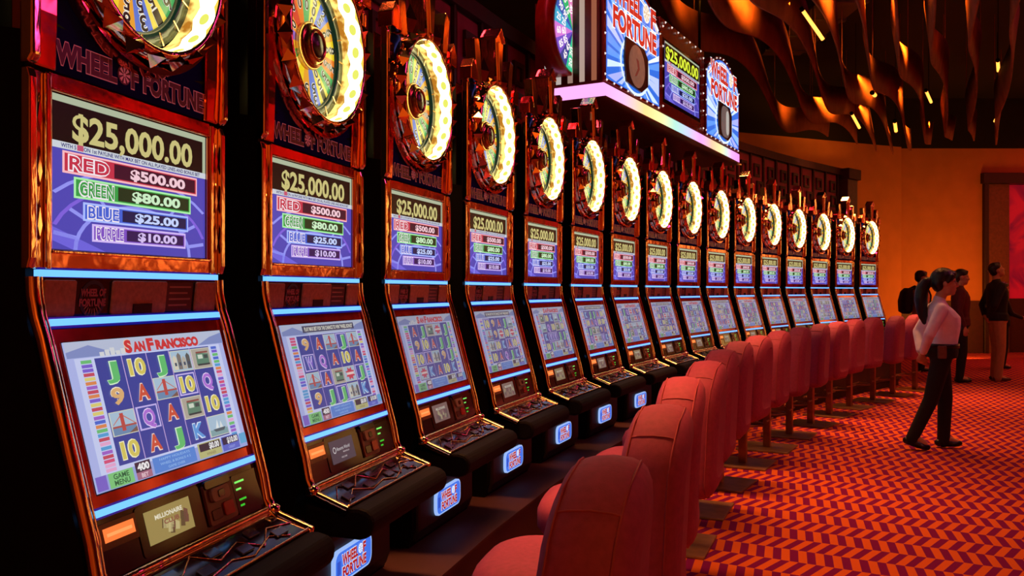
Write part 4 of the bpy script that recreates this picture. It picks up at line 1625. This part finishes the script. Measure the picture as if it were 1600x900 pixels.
TUBES = [((1254, 16), (1286, 62), 9.0, .020), ((1363, 145), (1367, 149), 12.5, .030), ((1331, 178), (1343, 200), 13.5, .022), ((1398, 190), (1400, 205), 14.5, .028),
         ((1447, 142), (1455, 160), 12.5, .020), ((1559, 95), (1560, 111), 12.0, .022), ((1563, 171), (1554, 190), 14.0, .020)]
for k, (p0, p1, Y, r) in enumerate(TUBES):
    a, b = pix(*p0, Y), pix(*p1, Y * 1.02)
    mid = (a + b) / 2
    t = thing('tube_lamp', TLAB[k], 'lamp', mid, 0, 'orange tube lamps among the ceiling ribbons')
    mb = MB()
    mb.tube([a - mid, b - mid], r, TUBE, 10)
    mb.build('tube', t)
    mb = MB()
    for e, f_ in ((a, -1), (b, 1)):
        dd = (b - a).normalized()
        mb.tube([e - mid + dd * f_ * -.005, e - mid + dd * f_ * .03], r * 1.15, BLACK, 10)
    mb.tube([(0, 0, r), (0, 0, 5.6 - mid.z)], .005, BLACK, 6)
    mb.build('fitting', t)
# spots clipped on the ribbons that light patches of wood
for k_, px_, e_3, dist in ((0, 1118, 150, .5), (2, 1245, 190, .5), (3, 1338, 170, .5), (0, 1256, 150, .45), (1, 1318, 120, .4), (2, 1330, 90, .4),
                           (3, 1394, 130, .4), (4, 1412, 110, .35), (6, 1460, 120, .35), (7, 1525, 60, .35), (8, 1578, 60, .35)):
    A_, B_ = RIBS[k_][0], RIBS[k_][1]
    best = min(range(101), key=lambda q: abs(800 + F_PX * (A_.x + (B_.x - A_.x) * q / 100) / (A_.y + (B_.y - A_.y) * q / 100) - px_))
    q_ = A_.lerp(B_, best / 100)
    d_ = (B_ - A_).normalized()
    n_ = Vector((d_.y, -d_.x)) * (1 if k_ < 6 else -1)
    p_ = q_ + n_ * dist - d_ * .15
    area('ribbon_lamp', (p_.x, p_.y, 4.45), (q_.x, q_.y, 4.32), 1.3, e_3 * .12, (1.0, .30, .02), .06, 95)

DUCT = mat('grey_brown_duct', '#4a3a30', rough=.6, noise=.3, nscale=3)
mb = MB()
mb.box(3.9, 4.5, 10.0, 13.5, 5.05, 5.5, DUCT)
for k in range(5):
    mb.box(3.87, 4.53, 10.2 + .75 * k, 10.28 + .75 * k, 5.03, 5.6, DUCT)
tag(mb.build('air_duct', origin=(4.2, 11.7, 5.05)), 'grey brown air duct above the ribbons', 'duct')

# ------------------------------------------------------------------ people


def ellip(mb, c, r, m=None, seg=16, rings=10, tilt=None):
    V, Fc = [], []
    M = tilt or Matrix.Identity(3)
    c = Vector(c)
    V.append(c + M @ Vector((0, 0, -r[2])))
    for i in range(1, rings):
        t = -pi / 2 + pi * i / rings
        for k in range(seg):
            u = 2 * pi * k / seg
            V.append(c + M @ Vector((r[0] * cos(t) * cos(u), r[1] * cos(t) * sin(u), r[2] * sin(t))))
    V.append(c + M @ Vector((0, 0, r[2])))
    for k in range(seg):
        l = (k + 1) % seg
        Fc.append((0, 1 + l, 1 + k))
        for i in range(rings - 2):
            Fc.append((1 + i * seg + k, 1 + i * seg + l, 1 + (i + 1) * seg + l, 1 + (i + 1) * seg + k))
        b = 1 + (rings - 2) * seg
        Fc.append((b + k, b + l, len(V) - 1))
    mb.mesh(V, Fc, m, True)


def capsule(mb, p0, r0, p1, r1, m=None, seg=14):
    p0, p1 = Vector(p0), Vector(p1)
    d = p1 - p0
    L = d.length
    if L < 1e-5:
        ellip(mb, p0, (r0, r0, r0), m)
        return
    d.normalize()
    u = d.cross(Vector((0, 1, 0)) if abs(d.y) < .9 else Vector((1, 0, 0))).normalized()
    w = d.cross(u)
    prof = []
    for k in range(1, 5):
        t = pi / 2 * k / 4
        prof.append((-r0 * cos(t), r0 * sin(t)))
    for k in range(1, 5):
        prof.append((L * k / 5, r0 + (r1 - r0) * k / 5))
    for k in range(0, 4):
        t = pi / 2 * k / 4
        prof.append((L + r1 * sin(t), r1 * cos(t)))
    V = [p0 - d * r0]
    for h, r in prof:
        for k in range(seg):
            t = 2 * pi * k / seg
            V.append(p0 + d * h + (u * cos(t) + w * sin(t)) * r)
    V.append(p1 + d * r1)
    Fc = []
    for k in range(seg):
        l = (k + 1) % seg
        Fc.append((0, 1 + l, 1 + k))
        for i in range(len(prof) - 1):
            Fc.append((1 + i * seg + k, 1 + i * seg + l, 1 + (i + 1) * seg + l, 1 + (i + 1) * seg + k))
        b = 1 + (len(prof) - 1) * seg
        Fc.append((b + k, b + l, len(V) - 1))
    mb.mesh(V, Fc, m, True)


def loft(mb, rings, m=None, seg=20):
    """rings: (x, y, z, half depth in x, half width in y)"""
    V = []
    for x, y, z, rx, ry in rings:
        for k in range(seg):
            t = 2 * pi * k / seg
            c, s = cos(t), sin(t)
            e = .85
            V.append((x + rx * math.copysign(abs(c) ** e, c), y + ry * math.copysign(abs(s) ** e, s), z))
    Fc = [tuple(range(seg - 1, -1, -1)), tuple(range((len(rings) - 1) * seg, len(rings) * seg))]
    for i in range(len(rings) - 1):
        for k in range(seg):
            l = (k + 1) % seg
            Fc.append((i * seg + k, i * seg + l, (i + 1) * seg + l, (i + 1) * seg + k))
    mb.mesh(V, Fc, m, True)


def fuse(mb, name, material, parent, voxel=.009, smooth=4):
    """one continuous skin from overlapping closed shapes"""
    for i in range(len(mb.mats)):
        pass
    me = bpy.data.meshes.new(name)
    me.from_pydata(mb.v, [], mb.f)
    o = bpy.data.objects.new(name, me)
    COL.objects.link(o)
    r = o.modifiers.new('r', 'REMESH')
    r.mode = 'VOXEL'
    r.voxel_size = voxel
    s = o.modifiers.new('s', 'SMOOTH')
    s.iterations = smooth
    s.factor = .5
    bpy.context.view_layer.update()
    dg = bpy.context.evaluated_depsgraph_get()
    me2 = bpy.data.meshes.new_from_object(o.evaluated_get(dg))
    o.modifiers.clear()
    o.data = me2
    bpy.data.meshes.remove(me)
    me2.name = name
    me2.materials.clear()
    me2.materials.append(material)
    me2.polygons.foreach_set('use_smooth', [True] * len(me2.polygons))
    o.parent = parent
    return o


NM = mat('unused', '#000000')


def hand(mb, wrist, direction, palm_n, side, L=.17, curl=.5):
    """palm, four unequal bent fingers and a thumb from the side of the palm"""
    w = Vector(wrist)
    d = Vector(direction).normalized()
    n = Vector(palm_n)
    n = (n - d * n.dot(d)).normalized()
    s = d.cross(n) * side
    k = L / .17
    c0 = w + d * .04 * k
    capsule(mb, w, .022 * k, w + d * .07 * k, .026 * k, NM)
    for q in (-1, 0, 1):
        capsule(mb, w + d * .03 * k + s * q * .018 * k, .014 * k, w + d * .085 * k + s * q * .026 * k, .012 * k, NM)
    for q, ln in ((-1.5, .062), (-.5, .075), (.5, .072), (1.5, .055)):
        b0 = w + d * .085 * k + s * q * .020 * k
        b1 = b0 + (d * cos(curl * .6) + n * sin(curl * .6)) * ln * .45 * k
        b2 = b1 + (d * cos(curl * 1.4) + n * sin(curl * 1.4)) * ln * .35 * k
        b3 = b2 + (d * cos(curl * 2.0) + n * sin(curl * 2.0)) * ln * .25 * k
        for a_, b_, r0, r1 in ((b0, b1, .0095, .009), (b1, b2, .009, .008), (b2, b3, .008, .007)):
            capsule(mb, a_, r0 * k, b_, r1 * k, NM, 8)
    t0 = w + d * .03 * k - s * .026 * k
    t1 = t0 + (d * .7 - s * .6 + n * .3).normalized() * .035 * k
    t2 = t1 + (d * .9 - s * .2 + n * .4).normalized() * .030 * k
    capsule(mb, t0, .012 * k, t1, .010 * k, NM, 8)
    capsule(mb, t1, .010 * k, t2, .008 * k, NM, 8)


def head(mb, c, pitch, k=1.0):
    """c = centre of the skull, looking along +x, pitch up positive"""
    M = Matrix.Rotation(-pitch, 3, 'Y')
    c = Vector(c)

    def P(x, y, z):
        return c + M @ Vector((x * k, y * k, z * k))

    def R(*r):
        return tuple(q * k for q in r)
    ellip(mb, P(-.008, 0, .022), R(.096, .077, .092), NM, tilt=M)          # skull
    ellip(mb, P(.018, 0, -.045), R(.066, .060, .075), NM, tilt=M)          # face
    ellip(mb, P(.050, 0, -.098), R(.028, .030, .022), NM, tilt=M)          # chin
    capsule(mb, P(.080, 0, .005), .010 * k, P(.100, 0, -.036), .0135 * k, NM)   # nose
    ellip(mb, P(.092, 0, -.040), R(.012, .016, .009), NM, tilt=M)
    ellip(mb, P(.078, 0, -.068), R(.012, .024, .007), NM, tilt=M)          # lips
    ellip(mb, P(.074, 0, -.080), R(.011, .020, .007), NM, tilt=M)
    for s in (-1, 1):
        ellip(mb, P(.070, s * .030, .014), R(.016, .026, .008), NM, tilt=M)    # brow
        ellip(mb, P(.058, s * .040, -.028), R(.022, .020, .020), NM, tilt=M)   # cheek
        ellip(mb, P(-.008, s * .076, -.012), R(.020, .009, .032), NM, tilt=M)  # ear
    return P, M


def eyes(P, M, parent, k=1.0):
    mb = MB()
    wm = mat('eye_white', '#c8b8b0', rough=.2, noise=.1)
    dm = mat('eye_dark', '#120808', rough=.1, noise=.1)
    for s in (-1, 1):
        ellip(mb, P(.0725, s * .030, -.002), (.010 * k, .013 * k, .0075 * k), wm, 10, 8, tilt=M)
        ellip(mb, P(.0800, s * .030, -.002), (.004 * k, .006 * k, .006 * k), dm, 8, 6, tilt=M)
        mb.tube([P(.083, s * .014, .013), P(.084, s * .030, .018), P(.078, s * .046, .013)], .003 * k, dm, 6)
    mb.build('eyes', parent)


def leg(mb, hip, knee, ankle, r, extra=0.0):
    capsule(mb, hip, r[0] + extra, knee, r[1] + extra, NM)
    capsule(mb, knee, r[1] + extra, ankle, r[2] + extra, NM)


def shoe(mb, ankle, yaw, pitch, L=.25):
    """ankle at the top of the heel; toe along yaw, pitch > 0 toe down"""
    a = Vector(ankle)
    d = Vector((cos(yaw) * cos(pitch), sin(yaw) * cos(pitch), -sin(pitch)))
    up = Vector((0, 0, 1))
    heel = a - d * .045
    heel.z = a.z - .045
    toe = heel + d * (L - .06)
    capsule(mb, heel + Vector((0, 0, .0)), .034, heel + d * .10, .036, NM)
    capsule(mb, heel + d * .09, .036, toe, .026, NM)
    ball = heel + d * (L * .55)
    side = d.cross(up).normalized()
    ellip(mb, ball - up * .006, (.060, .042, .026), NM, tilt=Matrix.Rotation(yaw, 3, 'Z') @ Matrix.Rotation(pitch, 3, 'Y'))
    capsule(mb, a, .036, heel + d * .05, .036, NM)


SKIN = mat('skin', '#c08a68', rough=.55, noise=.08, nscale=25)
HAIR = mat('black_hair', '#0c0707', rough=.35, noise=.3, nscale=60, bump=.3, bscale=90, stretch=(1, 1, .2))
SHOE = mat('black_shoe', '#0a0808', rough=.3, noise=.2)


def person(label, loc, rotz, J, top, top_m, bottom_m, shoe_m, voxel=.010, hair='short', sleeves='long', k_head=1.0, female=False, tuck=True):
    root = thing('person', label, 'person', loc, rotz)
    rs = J.get('rs', 1.0)
    T = J['torso']           # rings (x, z, rx, ry)
    hd = Vector(J['head'])
    nk = Vector(J['neck'])
    # body
    mb = MB()
    P, M = head(mb, hd, J.get('pitch', 0), k_head)
    capsule(mb, nk, .052 * rs, hd + Vector((-.012, 0, -.06)), .048 * rs, NM)
    loft(mb, [(x, 0, z, rx, ry) for x, z, rx, ry in T], NM)
    for s, A in ((1, J['armL']), (-1, J['armR'])):
        sh, el, wr = [Vector(q) for q in A[:3]]
        capsule(mb, sh, .046 * rs, el, .037 * rs, NM)
        capsule(mb, el, .036 * rs, wr, .024 * rs, NM)
        hand(mb, wr, A[3], A[4], s, .165 * rs, A[5] if len(A) > 5 else .5)
    for Lg in (J['legL'], J['legR']):
        leg(mb, Lg[0], Lg[1], Lg[2], (.075 * rs, .050 * rs, .036 * rs))
        an = Vector(Lg[2])
        capsule(mb, an, .034, an + Vector((cos(Lg[3]) * .10, sin(Lg[3]) * .10, -.035 - .1 * sin(Lg[4]))), .026, NM)
    fuse(mb, 'body', SKIN, root, voxel * .75, 3)
    eyes(P, M, root, k_head)
    # top
    mb = MB()
    i0 = J.get('hem', 0)
    Tt = [q for q in T if q[1] >= i0]
    loft(mb, [(x, 0, z, rx + .016, ry + .016) for x, z, rx, ry in Tt], NM)
    if not tuck:
        x, z, rx, ry = Tt[0]
        loft(mb, [(x, 0, z - .05, rx + .026, ry + .026), (x, 0, z + .06, rx + .020, ry + .020)], NM)
    for A in (J['armL'], J['armR']):
        sh, el, wr = [Vector(q) for q in A[:3]]
        capsule(mb, sh, .062 * rs, el, .050 * rs, NM)
        if sleeves == 'long':
            capsule(mb, el, .049 * rs, el.lerp(wr, .88), .037 * rs, NM)
        capsule(mb, Vector((nk.x, nk.y * .3, nk.z - .015)), .058 * rs, sh, .052 * rs, NM)
    capsule(mb, nk - Vector((0, 0, .03)), .064 * rs, nk + Vector((.004, 0, .012)), .058 * rs, NM)
    fuse(mb, top, top_m, root, voxel, 4)
    # trousers
    mb = MB()
    z_b = J['belt']
    Tb = [q for q in T if q[1] <= z_b + .001]
    loft(mb, [(x, 0, z, rx + .020, ry + .020) for x, z, rx, ry in Tb], NM)
    for Lg in (J['legL'], J['legR']):
        hip, kn, an = [Vector(q) for q in Lg[:3]]
        capsule(mb, hip, .092 * rs, kn, .068 * rs, NM)
        capsule(mb, kn, .067 * rs, an + Vector((-.005, 0, -.035)), .056 * rs, NM)
    fuse(mb, 'trousers', bottom_m, root, voxel, 4)
    # shoes
    for Lg in (J['legL'], J['legR']):
        mb = MB()
        shoe(mb, Lg[2], Lg[3], Lg[4], .25 * rs)
        fuse(mb, 'shoe', shoe_m, root, voxel * .8, 3)
    # hair
    mb = MB()
    k = k_head

    def R(*r):
        return tuple(q * k for q in r)
    if hair == 'short':
        ellip(mb, P(-.016, 0, .044), R(.100, .084, .084), NM, tilt=M)
        ellip(mb, P(-.058, 0, .000), R(.056, .076, .080), NM, tilt=M)
        ellip(mb, P(.052, 0, .078), R(.038, .054, .028), NM, tilt=M)
    else:
        ellip(mb, P(-.016, 0, .044), R(.104, .088, .088), NM, tilt=M)
        ellip(mb, P(-.060, 0, .000), R(.058, .080, .085), NM, tilt=M)
        ellip(mb, P(.058, 0, .070), R(.040, .060, .032), NM, tilt=M)
        for s in (-1, 1):
            capsule(mb, P(.045, s * .070, .05), .020 * k, P(.005, s * .080, .0), .014 * k, NM)
        # pony tail falling behind
        pts = [(-.10, .02), (-.150, .0), (-.185, -.06), (-.195, -.14), (-.190, -.22), (-.180, -.30), (-.168, -.36)]
        rr = [.030, .046, .054, .056, .050, .038, .018]
        for i in range(len(pts) - 1):
            capsule(mb, hd + Vector((pts[i][0] * k, .008, pts[i][1] * k)), rr[i], hd + Vector((pts[i + 1][0] * k, .008, pts[i + 1][1] * k)), rr[i + 1], NM)
    fuse(mb, 'hair', HAIR, root, voxel * .8, 3)
    return root, P, M


# --- the guard in the white shirt
SHIRT = mat('white_shirt', '#f2e6f6', rough=.75, noise=.08, nscale=15, bump=.25, bscale=22)
BLKCLOTH = mat('black_cloth', '#0d0a0c', rough=.8, noise=.2, bump=.15, bscale=25)
gx, gy = 3.71, 7.50
JG = dict(
    head=(.045, 0, 1.450), pitch=.06, neck=(-.005, 0, 1.285), rs=.92,
    torso=[(.015, .80, .10, .145), (.012, .86, .112, .155), (.02, .905, .100, .138), (.030, .96, .098, .132), (.038, 1.03, .103, .140), (.036, 1.09, .110, .150),
           (.032, 1.15, .112, .155), (.005, 1.21, .088, .150), (-.010, 1.25, .060, .100), (-.008, 1.275, .048, .055)],
    belt=.905, hem=.895,
    armL=((-.02, .165, 1.215), (-.13, .205, 1.01), (-.14, .06, .83), (.05, -.6, -.8), (1, 0, 0), .7),
    armR=((-.02, -.165, 1.215), (-.125, -.215, 1.005), (-.150, -.085, .835), (-.15, .45, -.75), (.4, 1, 0), .7),
    legL=((.02, .085, .80), (.065, .085, .44), (.055, .085, .090), .05, 0),
    legR=((.0, -.085, .80), (-.085, -.085, .44), (-.235, -.085, .125), -.10, .30))
guard, P, M = person('woman guard in white shirt and black trousers standing with hands behind her back', (gx, gy, 0), radians(-14), JG,
                     'shirt', SHIRT, BLKCLOTH, SHOE, voxel=.009, hair='pony', k_head=.98)
mb = MB()
GM = mat('thin_glasses_frame', '#2a1a18', rough=.3, metal=.6, noise=.1)
for s in (-1, 1):
    mb.tube([P(.098 - abs(dy) * .15, s * .032 + dy, -.002 + dz) for dy, dz in [(.020 * cos(2 * pi * q / 14), .014 * sin(2 * pi * q / 14)) for q in range(14)]], .0016, GM, 5, closed=True)
    mb.tube([P(.093, s * .052, .002), P(.04, s * .078, .004), P(-.01, s * .082, .0)], .0016, GM, 5)
mb.tube([P(.098, -.012, .0), P(.102, 0, .003), P(.098, .012, .0)], .0016, GM, 5)
mb.build('glasses', guard)
mb = MB()
seg = 28
for z0, z1, ex in ((.885, .922, .034),):
    V = []
    for z in (z0, z1):
        for rr in (ex, ex - .010):
            for q in range(seg):
                t = 2 * pi * q / seg
                V.append((.018 + (.104 + rr) * cos(t), (.140 + rr) * sin(t), z))
    Fc = []
    for q in range(seg):
        l = (q + 1) % seg
        Fc += [(q, l, 2 * seg + l, 2 * seg + q), (seg + l, seg + q, 3 * seg + q, 3 * seg + l), (2 * seg + q, 2 * seg + l, 3 * seg + l, 3 * seg + q), (l, q, seg + q, seg + l)]
    mb.mesh(V, Fc, SHOE, True)
mb.build('belt', guard)
mb = MB()
mb.box(-.055, .015, -.205, -.172, .80, .91, mat('tan_pouch', '#6a4630', rough=.6, noise=.2))
mb.build('pouch', guard, bevel=.01)
mb = MB()
TIE = mat('dark_tie', '#20121c', rough=.6, noise=.2)
mb.mesh([(.052, -.016, 1.272), (.052, .016, 1.272), (.100, .013, 1.225), (.100, -.013, 1.225), (.190, .030, 1.06), (.190, -.030, 1.06), (.165, 0, .98),
         (.040, -.016, 1.272), (.040, .016, 1.272), (.088, .013, 1.225), (.088, -.013, 1.225), (.176, .030, 1.06), (.176, -.030, 1.06), (.152, 0, .98)],
        [(0, 1, 2, 3), (3, 2, 4, 5), (5, 4, 6), (8, 7, 10, 9), (9, 10, 12, 11), (11, 12, 13), (1, 0, 7, 8), (2, 1, 8, 9), (4, 2, 9, 11), (6, 4, 11, 13), (5, 6, 13, 12), (3, 5, 12, 10), (0, 3, 10, 7)], TIE)
mb.build('tie', guard)


def man_joints(h, arms='down', pitch=0.0, stance=.10, stride=0.0):
    k = h / 1.75
    J = dict(
        head=(.02 * k - .05 * pitch, 0, 1.625 * k), pitch=pitch, neck=(-.01, 0, 1.455 * k), rs=k,
        torso=[(x * k, z * k, rx * k, ry * k) for x, z, rx, ry in
               [(0, .86, .105, .160), (0, .93, .115, .170), (.0, 1.00, .108, .160), (.0, 1.10, .108, .160), (.005, 1.22, .118, .178), (.0, 1.32, .115, .188),
                (-.005, 1.39, .090, .175), (-.008, 1.43, .062, .110), (-.008, 1.455, .05, .06)]],
        belt=1.0 * k, hem=.92 * k,
        legL=((0, stance * k, .88 * k), (.03 + stride, stance * k, .48 * k), (.0 + stride, stance * k, .085), .1, 0),
        legR=((0, -stance * k, .88 * k), (.02 - stride * .5, -stance * k, .48 * k), (-.02 - stride, -stance * k, .085), -.1, 0))
    sh = 1.385 * k
    if arms == 'down':
        J['armL'] = ((-.01, .20 * k, sh), (-.05, .235 * k, 1.10 * k), (.03, .235 * k, .86 * k), (.1, 0, -1), (0, -1, 0))
        J['armR'] = ((-.01, -.20 * k, sh), (-.05, -.235 * k, 1.10 * k), (.03, -.235 * k, .86 * k), (.1, 0, -1), (0, 1, 0))
    elif arms == 'back':
        J['armL'] = ((-.01, .20 * k, sh), (-.12, .25 * k, 1.11 * k), (-.15, .07 * k, .95 * k), (0, -.9, -.3), (1, 0, 0))
        J['armR'] = ((-.01, -.20 * k, sh), (-.12, -.25 * k, 1.11 * k), (-.15, -.07 * k, .93 * k), (0, .9, -.3), (1, 0, 0))
    elif arms == 'reach':
        J['armL'] = ((-.01, .20 * k, sh), (.13, .23 * k, 1.14 * k), (.33, .18 * k, 1.05 * k), (1, -.1, -.1), (0, -.2, -1))
        J['armR'] = ((-.01, -.20 * k, sh), (.08, -.24 * k, 1.12 * k), (.28, -.20 * k, 1.03 * k), (1, .1, -.1), (0, .2, -1))
    return J


DRED = mat('dark_red_shirt', '#5a1422', rough=.8, noise=.15, bump=.15, bscale=22)
BSHIRT = mat('black_shirt', '#100a0c', rough=.8, noise=.15, bump=.15, bscale=22)
KHAKI = mat('khaki_trousers', '#b8875c', rough=.8, noise=.1, bump=.2, bscale=20)
PALE = mat('pale_tee', '#e0b088', rough=.8, noise=.1, bump=.15, bscale=22)
person('man in dark red shirt and black trousers behind the guard, facing right', (6.72, 12.95, 0), radians(-20), man_joints(1.70, 'down'), 'shirt', DRED, BLKCLOTH, SHOE, voxel=.013, tuck=False)
person('man in black shirt and khaki trousers looking up', (7.38, 13.15, 0), radians(-10), man_joints(1.82, 'back', pitch=.45), 'shirt', BSHIRT, KHAKI, mat('brown_shoe', '#4a2a22', rough=.5, noise=.2), voxel=.013, tuck=False)
bp_p, P4, M4 = person('man in pale tee shirt with dark backpack, behind the farthest stools', (6.95, 14.7, 0), radians(-5), man_joints(1.72, 'down'), 'tee_shirt', PALE, BLKCLOTH, SHOE, voxel=.013, sleeves='short', tuck=False)
mb = MB()
loft(mb, [(-.24, 0, .98, .05, .10), (-.25, 0, 1.02, .10, .15), (-.25, 0, 1.20, .11, .16), (-.23, 0, 1.36, .09, .14), (-.21, 0, 1.42, .05, .09)], NM)
for s in (-1, 1):
    pts = [(-.16, s * .11, 1.40), (-.05, s * .12, 1.452), (.08, s * .12, 1.40), (.125, s * .12, 1.28), (.09, s * .15, 1.14), (-.10, s * .17, 1.04)]
    for i in range(len(pts) - 1):
        capsule(mb, pts[i], .020, pts[i + 1], .020, NM, 8)
fuse(mb, 'backpack', mat('dark_backpack', '#120a0e', rough=.7, noise=.2), bp_p, .013, 3)
person('short person in black reaching forward, half hidden behind the man in khaki trousers', (8.62, 15.2, 0), radians(-10), man_joints(1.52, 'reach'), 'jacket', BSHIRT, BLKCLOTH, SHOE, voxel=.013, tuck=False)
